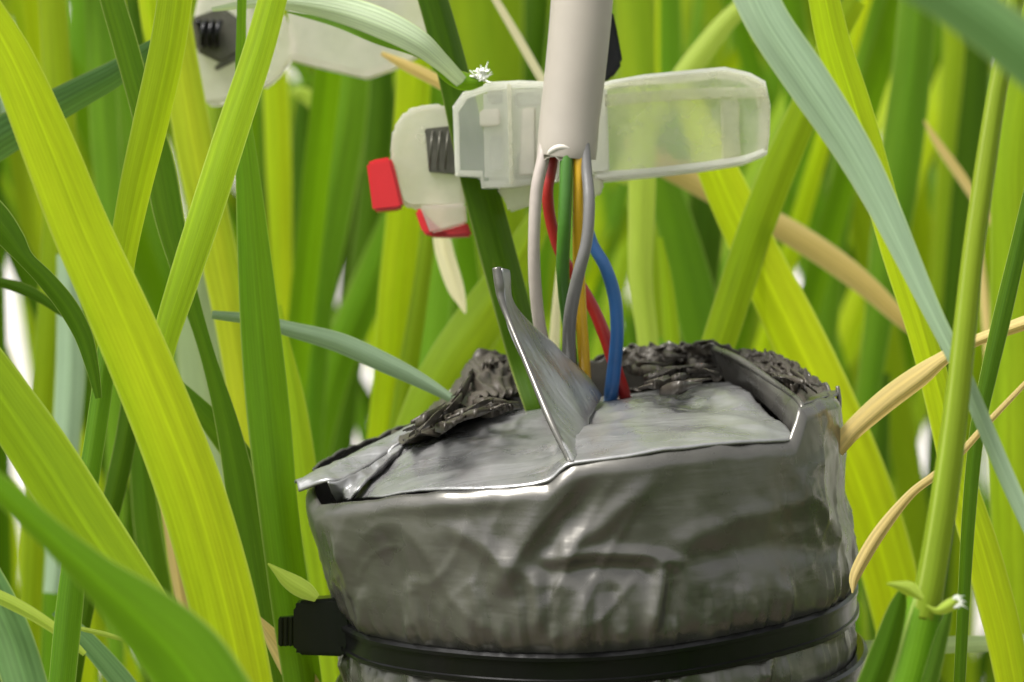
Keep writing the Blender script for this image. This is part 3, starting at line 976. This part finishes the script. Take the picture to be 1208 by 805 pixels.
# ------------------------------------------------------------------ leaves
def blade_mesh(name, s, mat, parent=None, phi=0.0, phi2=None, fold=0.22, nc=9, curl=0.0):
    """s: smoothed list (Vector point, width metres). phi: turn about the leaf's own line away from facing the camera"""
    V, UV = [], []
    n = len(s)
    length = 0.0
    for i in range(n):
        p, w = s[i]
        if i:
            length += (p - s[i - 1][0]).length
        t = (s[min(i + 1, n - 1)][0] - s[max(i - 1, 0)][0]).normalized()
        view = (p - CAM).normalized()
        side = t.cross(view).normalized()
        f = i / (n - 1)
        a = phi if phi2 is None else phi + (phi2 - phi) * f
        rot = Matrix.Rotation(a, 3, t)
        side = rot @ side
        nor = side.cross(t).normalized()
        for j in range(nc):
            q = j / (nc - 1) * 2 - 1
            z = fold * (abs(q) ** 1.25) + curl * q * abs(q)
            wob = 0.03 * math.sin(length * 190 + q * 2)
            V.append(p + side * (q * w / 2) + nor * ((z + wob * abs(q)) * w / 2))
            UV.append((j / (nc - 1), length * 26))
    return mesh_obj(name, V, grid_faces(n, nc), mat, parent, uvs=UV)

def D(old):
    return 0.40 + (old - 0.30) * 1.25

def leaf_path(pxs, d, root=None, per=7):
    """pixels (x, y, w[, dd]) at depth d -> smooth list of (point, width); runs on down to the floor if it leaves by the bottom"""
    q = [(float(p[0]), float(p[1]), float(p[2]), d + (p[3] if len(p) > 3 else 0.0)) for p in pxs]
    s = [(P(a, b, dd), max(0.0002, w * K * dd), ) for a, b, w, dd in catmull(q, per)]
    if pxs[0][1] < -30:
        p, w = s[0]
        t = (p - s[2][0]).normalized()
        tip = []
        ph = (p.x * 977) % 1.0
        for k in range(1, 13):
            f = k / 12
            t = (t + Vector((t.x * 0.06, 0.02 * (ph - 0.5), -0.035 - 0.05 * ph))).normalized()
            p = p + t * (0.010 + 0.006 * ph)
            tip.append((p.copy(), max(0.0002, w * (1 - f ** 1.6))))
        s = tip[::-1] + s
    if root is None:
        root = pxs[-1][1] > 780
    if root:
        p, w = s[-1]
        t = (p - s[-3][0]).normalized()
        z0 = p.z
        pos = p.copy()
        for k in range(14):
            t = (t * 0.82 + Vector((0, 0, -1)) * 0.18).normalized()
            pos = pos + t * (z0 / 13.0)
            ww = w * (1 - 0.5 * (k + 1) / 14)
            if pos.z < 0.0:
                s.append((Vector((pos.x, pos.y, 0.0)), ww))
                break
            s.append((pos.copy(), ww))
    return s

def leaf(pxs, old_d, mat, label, phi=0, fold=0.22, name='rice_leaf', cat='leaf', group='traced', phi2=None, curl=0.0, root=None):
    s = leaf_path(pxs, D(old_d), root)
    ph = R(phi)
    c = max(0.45, math.cos(ph))
    s = [(p, w / c) for p, w in s]
    o = blade_mesh(name, s, M[mat], None, ph, None if phi2 is None else R(phi2), fold, curl=curl)
    o['label'] = label
    o['category'] = cat
    return o

leaf([(-60, -70, 40), (-25, 0, 46), (15, 70, 54), (58, 170, 64), (98, 270, 70), (143, 370, 73), (190, 480, 76), (228, 580, 80), (260, 690, 80), (285, 800, 76), (300, 880, 70)], .268, 'yellow',
     'broad bright yellow green leaf crossing the whole left side in front of the others', -24, .16)
leaf([(-90, 330, 40), (-45, 400, 56), (0, 466, 66), (50, 540, 72), (102, 622, 72), (152, 695, 66), (205, 775, 60), (250, 850, 55)], .272, 'lime',
     'broad lime leaf at the lower left edge, running parallel under the big yellow leaf', 12, .2)
leaf([(-60, 520, 20), (-25, 556, 26), (12, 590, 32), (62, 636, 36), (112, 682, 50), (162, 728, 76), (212, 782, 96), (250, 840, 100)], .222, 'mid',
     'out of focus green leaf nearest the camera in the bottom left corner', 25, .3)
leaf([(345, -80, 30), (326, -20, 33), (304, 60, 36), (271, 160, 39), (242, 250, 39), (216, 330, 36), (193, 405, 30), (186, 460, 22)], .277, 'lime',
     'lime leaf leaning in front of the blurred clip and meeting the broad yellow leaf', 15, .2)
leaf([(222, -90, 38), (211, -20, 41), (199, 60, 42), (179, 150, 42), (160, 230, 38), (145, 310, 32), (140, 380, 28), (146, 440, 18)], .287, 'lime',
     'lime leaf just left of the blurred clip, darker than the one crossing the clip', -22, .25)
leaf([(112, -90, 26), (126, -20, 28), (146, 50, 30), (164, 115, 30), (185, 190, 36), (199, 260, 34), (217, 330, 24), (243, 415, 18), (268, 505, 28), (287, 600, 40), (303, 700, 48), (316, 800, 48)], .302, 'dark',
     'dark green leaf weaving behind the crossed lime leaves left of the housing', 20, .2)
leaf([(-60, 202, 50), (0, 165, 48), (58, 131, 40), (98, 109, 36), (136, 88, 31), (172, 62, 20), (205, 38, 8)], .309, 'deepblue',
     'blue green striped leaf lying across the upper left behind the yellow leaf', 20, .25)
leaf([(-40, 225, 36), (-8, 258, 38), (14, 284, 30), (30, 306, 20), (54, 331, 22), (78, 361, 24), (97, 395, 22), (108, 432, 16), (116, 470, 8)], .287, 'dark',
     'short dark leaf kinked at the left edge below the blue green one', 15, .3)
leaf([(-40, 322, 6), (0, 333, 11), (28, 342, 14), (50, 353, 12), (75, 372, 6)], .312, 'dark', 'thin dark leaf sliver at the left edge under the kinked leaf', 10)
leaf([(54, -90, 30), (61, -20, 32), (68, 80, 34), (73, 160, 36), (69, 260, 36), (61, 380, 34), (50, 500, 32), (40, 640, 28), (34, 800, 26)], .36, 'lime',
     'upright soft lime leaf behind the yellow leaf at the upper left', -10)
leaf([(108, -90, 28), (113, -20, 30), (117, 60, 31), (122, 150, 34), (127, 230, 31), (131, 320, 27), (134, 440, 24), (136, 600, 22), (136, 800, 20)], .385, 'mid',
     'soft mid green upright leaf behind the dark weaving leaf at the top left', 25)
leaf([(48, -90, 28), (32, -20, 28), (22, 40, 26), (6, 110, 22), (-16, 190, 14)], .44, 'blue', 'pale blurred leaf in the extreme top left corner', 10)
leaf([(166, -90, 20), (172, -20, 22), (178, 30, 20), (184, 66, 10), (187, 90, 3)], .34, 'yellow', 'yellow leaf tip pointing down between two dark leaves at the top left', 0)
leaf([(148, -90, 16), (154, -20, 16), (160, 30, 14), (166, 60, 10), (172, 100, 6)], .345, 'dark', 'dark narrow leaf beside the down pointing yellow tip', 0)
leaf([(204, 0, 34), (213, 80, 42), (230, 180, 46), (254, 290, 44), (272, 380, 40), (286, 470, 36), (298, 570, 30), (308, 680, 28), (316, 800, 26)], .33, 'olive',
     'olive lime leaf seen through the V of the two crossed lime leaves', 15)
leaf([(292, -90, 11), (287, -20, 11), (285, 80, 13), (288, 140, 20), (295, 210, 29), (303, 300, 40), (312, 400, 48), (322, 500, 51), (332, 600, 48), (345, 700, 47), (360, 800, 45)], .2995, 'mid',
     'upright deep green leaf with a narrow top, left of the blurred upright lime leaves', -28, .3)
leaf([(330, 360, 4), (336, 405, 12), (348, 480, 26), (362, 580, 31), (380, 680, 34), (396, 800, 36)], .325, 'lime',
     'lime leaf tucked between the deep green upright leaf and the housing', 10)
leaf([(316, 665, 2), (326, 673, 9), (338, 683, 18), (350, 691, 22), (362, 698, 20), (374, 706, 10)], .2945, 'fresh', 'tiny pale torn leaf tip above the head of the cable tie', 0)
leaf([(250, 372, 10), (300, 378, 14), (340, 389, 18), (398, 405, 24), (448, 427, 24), (490, 447, 19), (524, 466, 12), (548, 482, 7)], .306, 'blue',
     'grey green leaf arching onto the torn left shoulder of the housing', 20, .3)
# between the upright leaves and the housing
leaf([(322, 0, 26), (325, 90, 30), (329, 200, 31), (332, 300, 26), (337, 380, 20), (340, 470, 16), (342, 600, 14)], .40, 'yellow', 'blurred yellow green upright leaf below the left end of the white strap', 0)
leaf([(361, 100, 12), (358, 140, 24), (356, 200, 28), (350, 300, 31), (345, 400, 30), (340, 520, 28), (336, 800, 26)], .42, 'dark', 'blurred dark upright leaf with a broken top under the white strap', 0)
leaf([(343, 112, 6), (354, 110, 16), (366, 117, 18), (375, 132, 10), (379, 145, 4)], .415, 'fresh', 'pale bent tip of a broken leaf below the white strap', 0)
leaf([(424, -60, 40), (414, 60, 48), (405, 150, 52), (386, 260, 52), (375, 340, 42), (369, 430, 34), (364, 560, 30), (360, 800, 28)], .405, 'mid', 'wide blurred mid green leaf below the white strap', 10)
leaf([(445, -60, 30), (448, 60, 32), (449, 130, 34), (442, 220, 35), (428, 320, 32), (414, 420, 30), (400, 560, 28), (390, 800, 26)], .44, 'dark', 'blurred dark leaf left of the red tab', 0)
leaf([(498, -60, 36), (491, 50, 40), (486, 150, 42), (478, 250, 42), (468, 350, 42), (460, 450, 40), (450, 540, 36), (440, 680, 32), (432, 800, 30)], .36, 'yellow', 'soft yellow lime leaf rising straight behind the red tabs', -12)
leaf([(512, 220, 10), (505, 280, 18), (496, 345, 20), (484, 420, 23), (470, 505, 22), (456, 600, 20), (440, 800, 18)], .35, 'lime', 'narrow lime leaf right of the upright yellow lime leaf under the red tab', 0)
leaf([(528, 200, 24), (520, 270, 32), (514, 350, 36), (504, 440, 36), (494, 540, 32), (480, 800, 28)], .40, 'mid', 'mid green leaf behind the cream dry leaf', 25)
leaf([(512, 225, 16), (518, 262, 19), (525, 300, 22), (537, 338, 20), (545, 358, 10), (549, 370, 2)], .335, 'cream', 'cream coloured dry leaf tip hanging below the red tab', 0, name='dry_leaf')
leaf([(640, 250, 26), (604, 318, 46), (566, 378, 60), (520, 445, 56), (486, 515, 46), (456, 600, 38), (430, 800, 34)], .345, 'lime', 'wide lime leaf leaning behind the dark stem and the torn shoulder of the housing', 10)
leaf([(486, 210, 26), (462, 270, 36), (430, 350, 43), (396, 430, 45), (374, 520, 38), (356, 620, 32), (340, 800, 28)], .415, 'mid', 'blurred mid green leaf leaning left behind the grey green arching leaf', 0)
leaf([(572, -90, 90), (574, -10, 92), (577, 60, 86), (582, 140, 76), (590, 230, 66), (598, 340, 56), (604, 470, 48)], .43, 'lime', 'wide blurred lime leaf behind the white tuft at the top', -15)
leaf([(562, -45, 6), (577, -14, 8), (592, 12, 9), (612, 46, 10), (640, 95, 10), (668, 140, 8), (690, 180, 5)], .335, 'cream', 'thin straw pale leaf slanting down to the left side of the cable', 0, name='dry_leaf')
leaf([(640, -90, 30), (634, -10, 32), (628, 60, 34), (622, 150, 34), (616, 260, 32), (610, 400, 30)], .46, 'dark', 'dark blurred leaf immediately left of the cable', 0)
leaf([(606, -90, 16), (608, -10, 18), (609, 60, 18), (608, 150, 14), (605, 250, 8)], .44, 'deepblue', 'blurred blue green leaf close to the left of the cable', 0)
leaf([(660, 300, 3), (657, 345, 8), (655, 385, 12), (652, 430, 14), (650, 480, 12)], .325, 'cream', 'slender cream leaf between the white wire and the green wire', 0, name='dry_leaf')
leaf([(450, 63, 5), (478, 77, 13), (505, 90, 15), (528, 103, 14), (548, 116, 8)], .33, 'straw', 'short dry leaf peeping out under the tip of the whitish arching leaf', 0, name='dry_leaf')
# right of the cable
leaf([(742, -90, 48), (746, -20, 50), (751, 50, 50), (757, 150, 46), (764, 260, 36), (770, 400, 28)], .405, 'lime', 'blurred lime leaf directly right of the cable above the clear strap', 10)
leaf([(778, -90, 40), (782, -20, 42), (786, 60, 40), (790, 160, 36), (796, 300, 30), (800, 480, 24)], .43, 'mid', 'soft mid green leaf above the middle of the clear strap', 0)
leaf([(775, -60, 4), (776, 0, 5), (776, 60, 5), (777, 130, 5), (778, 220, 4)], .40, 'yellow', 'thread thin yellow leaf edge above the clear strap', 0)
leaf([(940, -48, 10), (900, -14, 17), (858, 24, 23), (822, 68, 27), (792, 110, 27), (760, 160, 24), (730, 215, 18)], .36, 'fresh', 'pale lime leaf slanting down to the top of the clear strap', 10)
leaf([(1010, 0, 26), (978, 60, 32), (946, 140, 37), (916, 210, 41), (886, 290, 42), (857, 380, 41), (832, 460, 38), (810, 560, 34)], .333, 'lime', 'fresh lime leaf leaning from the right end of the clear strap to the housing', -14, .2)
leaf([(800, 96, 6), (818, 134, 34), (850, 212, 49), (892, 302, 55), (935, 390, 62), (972, 470, 66), (1010, 560, 67), (1040, 650, 66), (1062, 740, 62), (1078, 830, 56)], .334, 'yellow',
     'broad yellow lime leaf passing behind the right side of the housing', 14, .2)
leaf([(757, 100, 26), (758, 180, 32), (757, 250, 32), (756, 330, 28), (764, 400, 25), (770, 480, 24), (776, 600, 20)], .342, 'fresh', 'pale lime upright leaf under the clear strap right of the blue wire', 0)
leaf([(752, 110, 24), (773, 190, 36), (795, 260, 44), (816, 340, 52), (838, 430, 52), (858, 520, 48), (880, 640, 40)], .375, 'mid', 'mid green leaf fanning down to the back rim of the housing', 0)
leaf([(778, 280, 6), (786, 330, 14), (792, 390, 18), (798, 460, 18)], .352, 'lime', 'narrow lime leaf rising behind the torn back edge right of the wires', 0)
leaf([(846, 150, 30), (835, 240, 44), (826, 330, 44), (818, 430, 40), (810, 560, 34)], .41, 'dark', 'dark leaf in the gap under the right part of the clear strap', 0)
leaf([(740, 165, 20), (780, 194, 26), (816, 214, 27), (870, 243, 28), (925, 271, 30), (980, 306, 30), (1024, 340, 26), (1058, 372, 20), (1092, 402, 12)], .362, 'straw',
     'wide straw coloured dry leaf slanting down behind the lime leaves right of the clip', 10, name='dry_leaf')
leaf([(838, -90, 50), (874, -34, 52), (905, 28, 52), (950, 95, 53), (1000, 170, 47), (1036, 235, 39), (1067, 300, 30), (1100, 370, 22), (1130, 430, 20), (1160, 500, 20), (1190, 570, 20), (1225, 645, 18)], .26, 'blue',
     'pale blue green leaf sweeping from the top to the right edge in front of everything', 18, .22)
leaf([(958, -80, 32), (970, -20, 36), (985, 50, 40), (1010, 130, 42), (1035, 210, 38), (1060, 300, 36), (1088, 390, 33), (1110, 470, 35), (1132, 560, 38), (1160, 650, 43), (1184, 740, 43), (1202, 830, 40)], .30, 'yellow',
     'long yellow lime leaf beside the pale blue green one, reaching the lower right corner', -20, .25)
leaf([(1092, -90, 40), (1085, -20, 43), (1076, 80, 46), (1065, 170, 49), (1050, 280, 45), (1036, 380, 33), (1022, 480, 28), (1010, 600, 24)], .385, 'mid', 'soft striped mid green leaf behind the gap right of the blue green leaf', 0)
leaf([(1038, -90, 30), (1030, -20, 34), (1018, 60, 36), (1003, 160, 34), (985, 280, 32), (970, 420, 30)], .42, 'mid', 'blurred green leaf left of the soft striped one at the top right', 0)
leaf([(1128, -90, 24), (1127, 0, 26), (1124, 80, 26), (1117, 170, 22), (1108, 290, 18), (1100, 430, 14)], .43, 'lime', 'blurred lime leaf in the dark gap at the top right', 0)
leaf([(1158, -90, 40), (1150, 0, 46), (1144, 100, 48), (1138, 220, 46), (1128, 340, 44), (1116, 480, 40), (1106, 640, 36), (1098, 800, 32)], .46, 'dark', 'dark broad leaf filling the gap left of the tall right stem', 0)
leaf([(1222, 0, 30), (1204, 90, 40), (1192, 200, 45), (1194, 300, 50), (1196, 420, 58), (1194, 520, 58), (1196, 640, 50), (1204, 800, 44)], .342, 'lime', 'wide soft lime leaf along the right edge behind the stems', 0)
leaf([(1235, 130, 14), (1216, 220, 18), (1200, 290, 20), (1181, 370, 22), (1165, 440, 20), (1151, 510, 18), (1142, 600, 17), (1136, 700, 15), (1130, 820, 14)], .288, 'dark', 'narrow dark stalk crossing behind the tall right stem', 20, .5)
leaf([(960, 565, 14), (985, 540, 19), (1010, 511, 22), (1050, 476, 25), (1088, 447, 23), (1113, 426, 15), (1140, 409, 12), (1172, 396, 12), (1220, 379, 14), (1270, 362, 12)], .292, 'straw',
     'twisted golden dry leaf reaching right from the side of the housing', 38, .75, phi2=10, name='dry_leaf')
leaf([(1006, 700, 2), (1012, 677, 14), (1038, 632, 16), (1074, 586, 11), (1104, 562, 10), (1132, 538, 9), (1166, 500, 8), (1215, 448, 6), (1260, 400, 4)], .282, 'straw',
     'small golden dry leaf tip beside the housing just above the cable tie', 25, .7, name='dry_leaf')
leaf([(1090, 142, 2), (1108, 172, 10), (1134, 209, 12), (1159, 248, 9), (1182, 280, 4)], .372, 'straw', 'short dry sliver at the top right pointing toward the tall stem', 0, name='dry_leaf')
leaf([(1152, 270, 4), (1159, 330, 10), (1164, 390, 10), (1166, 440, 7), (1164, 500, 3)], .38, 'straw', 'upright dry sliver behind the tall right stem', 0, name='dry_leaf')
leaf([(970, 770, 16), (1000, 767, 19), (1060, 764, 20), (1120, 761, 20), (1180, 759, 19), (1250, 756, 17)], .312, 'pale', 'pale horizontal leaf lying across behind the sheath at the bottom right', 10, .1)
leaf([(1010, -90, 50), (1060, -40, 58), (1118, -4, 62), (1170, 32, 66), (1230, 80, 70), (1300, 140, 66)], .19, 'deepblue', 'very blurred grey green leaf nearest the camera in the top right corner', 10)
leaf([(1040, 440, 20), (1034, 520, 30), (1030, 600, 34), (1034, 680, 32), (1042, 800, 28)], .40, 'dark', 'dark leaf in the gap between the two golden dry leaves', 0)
# lower left
leaf([(140, 330, 18), (126, 400, 23), (116, 470, 25), (104, 550, 25), (88, 640, 28), (78, 720, 32), (70, 800, 32), (64, 860, 32)], .292, 'mid', 'upright green stalk at the lower left in front of the white gap', 25, .5)
leaf([(172, 370, 18), (160, 440, 23), (148, 520, 25), (133, 590, 25), (116, 655, 22), (100, 730, 17), (88, 810, 14)], .31, 'dark', 'dark leaf crossing behind the green stalk at the lower left', 0)
leaf([(160, 470, 20), (166, 545, 28), (173, 620, 32), (185, 700, 35), (197, 800, 35)], .332, 'dark', 'dark leaf between the broad yellow leaf and the white gap', 10)
leaf([(78, 300, 22), (82, 370, 30), (83, 440, 35), (78, 520, 33), (71, 600, 28), (62, 700, 22)], .352, 'blue', 'grey blue upright leaf behind the lower left lime leaf', 0)
leaf([(-50, 684, 14), (-10, 701, 16), (18, 714, 16), (48, 731, 14), (78, 752, 11), (100, 772, 6)], .30, 'fresh', 'thin pale leaf crossing the white gap at the lower left', 10)
leaf([(82, 738, 2), (96, 742, 5), (126, 749, 6), (157, 758, 4), (190, 768, 2)], .297, 'fresh', 'hair thin pale leaf right of the lower left stalk', 0)
leaf([(66, 720, 14), (88, 742, 20), (112, 767, 24), (142, 802, 27), (170, 838, 26)], .305, 'deepblue', 'blue green leaf in the bottom left corner behind the nearest leaf', 0)
leaf([(-30, 660, 40), (-8, 705, 48), (15, 760, 52), (38, 835, 52)], .302, 'deepblue', 'dull green leaf in the extreme bottom left corner', 0)
leaf([(192, 590, 8), (200, 625, 13), (208, 670, 16), (218, 730, 15), (226, 800, 12)], .322, 'straw', 'dry sliver behind the lower edge of the broad yellow leaf', 0, name='dry_leaf')
leaf([(300, 725, 4), (318, 748, 18), (340, 778, 31), (368, 825, 36), (390, 880, 30)], .30, 'straw', 'dry leaf under the head of the cable tie at the bottom edge', 0, name='dry_leaf')
leaf([(238, 300, 30), (233, 360, 46), (234, 420, 52), (246, 500, 50), (262, 580, 40), (276, 700, 30)], .40, 'pale', 'pale blurred leaf behind the point where the lime and yellow leaves meet', 0)
leaf([(170, 415, 8), (192, 440, 13), (225, 471, 20), (258, 508, 30), (288, 550, 34), (316, 610, 30), (340, 700, 24)], .306, 'dark', 'short dark leaf emerging from behind the middle of the broad yellow leaf', 0)

# ------------------------------------------------------------------ tillers with parts
def build_tillers():
    t = thing('rice_tiller', Vector((P(560, 600, .41).x, P(560, 600, .41).y, 0)), 'dark green stem held in the clear clip and running down into the housing top', 'rice stem')
    d = .4105
    s = leaf_path([(488, -90, 38), (509, -20, 40), (524, 30, 42), (540, 90, 44), (554, 150, 46), (570, 215, 48), (590, 290, 50), (610, 365, 50), (626, 430, 46), (640, 486, 36, -.003), (655, 540, 30, 0)], d, root=False)
    blade_mesh('stem', s, M['dark'], t, R(-30), None, .4)
    s = leaf_path([(250, 12, 6, .008), (300, 5, 15, .006), (345, 4, 26, .003), (395, 12, 36, 0), (445, 28, 38, -.003), (490, 50, 32, -.004), (520, 74, 22, -.003), (545, 98, 16, -.001)], d - .004, root=False)
    blade_mesh('leaf_blade', s, M['frost'], t, R(35), R(10), .3)
    s = leaf_path([(338, 14, 2, .003), (395, 27, 9, 0), (445, 46, 12, -.002), (490, 62, 9, -.003), (520, 80, 5, -.002)], d - .0025, root=False)
    blade_mesh('leaf_underside', s, M['mid'], t, R(-20), None, .3)
    s = leaf_path([(512, 76, 10), (530, 90, 20), (550, 98, 22), (570, 97, 10)], d - .005, root=False)
    blade_mesh('collar', s, M['mid'], t, R(15), None, .4)
    rnd = random.Random(8)
    V, F = [], []
    for k in range(30):
        a = rnd.uniform(0, 2 * math.pi)
        c = P(568 + rnd.uniform(-7, 7), 88 + rnd.uniform(-7, 7), d - .005)
        e = c + (RIGHT * math.cos(a) + UP * math.sin(a)) * rnd.uniform(.0004, .0012) + FWD * rnd.uniform(-.0008, .0008)
        m = (c + e) / 2 + Vector((rnd.uniform(-1, 1), rnd.uniform(-1, 1), rnd.uniform(-1, 1))) * .0003
        v, f = tube_data([c, m, e], [.00016, .00012, .00003], 5)
        b = len(V)
        V += v
        F += [tuple(i + b for i in q) for q in f]
    mesh_obj('ligule', V, F, M['tuft'], t)

    t = thing('rice_tiller', Vector((P(1000, 1600, .34).x, P(1040, 800, .352).y, 0)), 'tall jointed yellow green stem with an open dark sheath right of the housing', 'rice stem')
    d = .348
    def culm(name, pxs, mat, dd, ns=14, flat=0.8):
        s = leaf_path(pxs, dd)
        V, F = tube_data([p for p, w in s], [w / 2 for p, w in s], ns)
        UV = []
        L = 0
        for i in range(len(s)):
            if i:
                L += (s[i][0] - s[i - 1][0]).length
            for k in range(ns):
                UV.append((abs(k / ns * 2 - 1), L * 26))
        return mesh_obj(name, V, F, mat, t, uvs=UV)
    culm('culm', [(1206, -60, 20), (1192, 30, 22), (1176, 110, 23), (1162, 200, 25), (1148, 300, 26), (1137, 400, 28), (1127, 490, 30), (1115, 580, 33), (1104, 650, 34), (1095, 700, 36), (1088, 730, 38)], M['culm'], d)
    culm('sheath', [(1093, 706, 44), (1086, 735, 50), (1070, 800, 56), (1050, 860, 60)], M['mid'], d + .0005)
    s = leaf_path([(1066, 692, 4), (1060, 716, 22), (1047, 760, 32), (1031, 805, 36), (1010, 860, 38)], d - .0022)
    blade_mesh('sheath_margin', s, M['dark'], t, R(-15), None, .3)
    s = leaf_path([(1122, 714, 4), (1112, 745, 15), (1100, 790, 20), (1084, 850, 24)], d - .0022)
    blade_mesh('sheath_margin', s, M['dark'], t, R(15), None, .3)
    for poly in ([(1046, 689, 2), (1060, 692, 11), (1074, 697, 18), (1088, 707, 6)], [(1092, 714, 2), (1104, 721, 8), (1116, 718, 15), (1126, 711, 14), (1131, 702, 3)]):
        s = leaf_path(poly, d - .0040, root=False)
        blade_mesh('auricle', s, M['fresh'], t, R(20), None, .5)
    rnd = random.Random(5)
    V, F = [], []
    for k in range(12):
        c = P(1128 + rnd.uniform(-4, 3), 712 + rnd.uniform(-8, 6), d - .006)
        e = c + RIGHT * rnd.uniform(.0002, .0011) + UP * rnd.uniform(-.0006, .0005)
        v, f = tube_data([c, (c + e) / 2 + UP * .0001, e], [.00008, .00006, .00002], 5)
        b = len(V)
        V += v
        F += [tuple(i + b for i in q) for q in f]
    mesh_obj('ligule', V, F, M['tuft'], t)
build_tillers()

# ------------------------------------------------------------------ thicket behind
GAPS = [(42, 690, 6), (434, 465, 6), (150, 625, 1), (1078, 650, 1)]
def thicket():
    rnd = random.Random(21)
    kinds = [('yellow', 'bright yellow lime', 0.10), ('lime', 'lime', 0.30), ('mid', 'mid green', 0.36), ('dark', 'dark green', 0.24)]  # more dark and mid leaves, standing in for shading between leaves
    n = 0
    tries = 0
    while n < 232 and tries < 9000:
        tries += 1
        d = rnd.uniform(.56, 1.05)
        xpx = rnd.uniform(-60, 1270)
        # leave the pale floor showing through low on the left and in slits
        base = P(xpx + rnd.gauss(0, 60), 402, d)
        base.z = 0
        H = rnd.uniform(.42, .62)
        lean = Vector((rnd.gauss(0, .06), rnd.gauss(0, .05), 0))
        r = rnd.random()
        for k, nm, pr in kinds:
            if r < pr:
                break
            r -= pr
        w = rnd.uniform(.0034, .0072) * (0.75 + 0.55 * (d - .5) / .55)
        s = []
        for i in range(18):
            t = i / 17
            p = base + lean * (t ** 1.8) * 1.6 + Vector((0, 0, H * (t - 0.10 * t * t)))
            ww = w * (0.6 + 0.6 * t) * (1 - max(0, (t - .75) / .25) ** 2 * .97) if t < 1 else w * .02
            s.append((p, ww))
        blocked = False
        for p, ww in s:
            x, y, dd = proj(p)
            for gx, gy, gr in GAPS:
                if abs(x - gx) < gr + ww / (K * dd) * 0.5 and abs(y - gy) < 45:
                    blocked = True
        if blocked:
            continue
        mx = proj(s[11][0])[0]
        for lim, where in ((130, 'past the left edge of the broad yellow green leaf'), (240, 'behind the broad yellow green leaf'), (345, 'under the blurred white clip'),
                           (480, 'left of the red tabs'), (600, 'behind the dark stem in the clip'), (720, 'behind the coloured wires'),
                           (830, 'under the clear strap'), (930, 'right of the clear strap'), (1060, 'behind the pale blue green leaf'), (1160, 'behind the tall right stem'), (9999, 'at the right edge')):
            if mx < lim:
                break
        o = blade_mesh('rice_leaf', s, M[k], None, rnd.uniform(-.9, .9), None, .22, nc=5)
        o['label'] = 'far blurred %s leaf %s' % (nm, where)
        o['category'] = 'leaf'
        o['group'] = 'far %s leaves %s' % (nm, where)
        n += 1
thicket()

def stand_behind_viewer():  # unseen leaves, added to darken the tape's reflections
    """the same crop goes on round the viewer's side of the housing: one mass of leaves"""
    rnd = random.Random(33)
    V, F, UV = [], [], []
    for n in range(1100):
        a = rnd.uniform(0, 2 * math.pi)
        rr = rnd.uniform(0.30, 1.5)
        x, y = rr * math.cos(a), -0.45 + rr * math.sin(a)
        px, py, d = proj(Vector((x, y, 0.4)))
        if (y > -0.55 and abs(x) < 0.45) and not (y > -0.1 and abs(x) > 0.27 + 0.12 * max(0, y)):
            continue
        H = rnd.uniform(.40, .60)
        lean = Vector((rnd.gauss(0, .07), rnd.gauss(0, .07), 0))
        w = rnd.uniform(.008, .013)
        yaw = rnd.uniform(0, math.pi)
        side = Vector((math.cos(yaw), math.sin(yaw), 0))
        b = len(V)
        for i in range(9):
            t = i / 8
            p = Vector((x, y, 0)) + lean * t ** 1.8 * 1.6 + Vector((0, 0, H * t))
            ww = w * (1 - t ** 4 * .95)
            V += [p - side * ww / 2, p + side * ww / 2]
            UV += [(0.1, t * 10 + n), (0.9, t * 10 + n)]
        for i in range(8):
            F.append((b + 2 * i, b + 2 * i + 1, b + 2 * i + 3, b + 2 * i + 2))
    o = mesh_obj('crop_leaves', V, F, M['mid'], None, uvs=UV)
    o['kind'] = 'stuff'
    o['label'] = 'mass of unseen green crop leaves round the housing, added for tape reflections'
    o['category'] = 'leaves'
stand_behind_viewer()
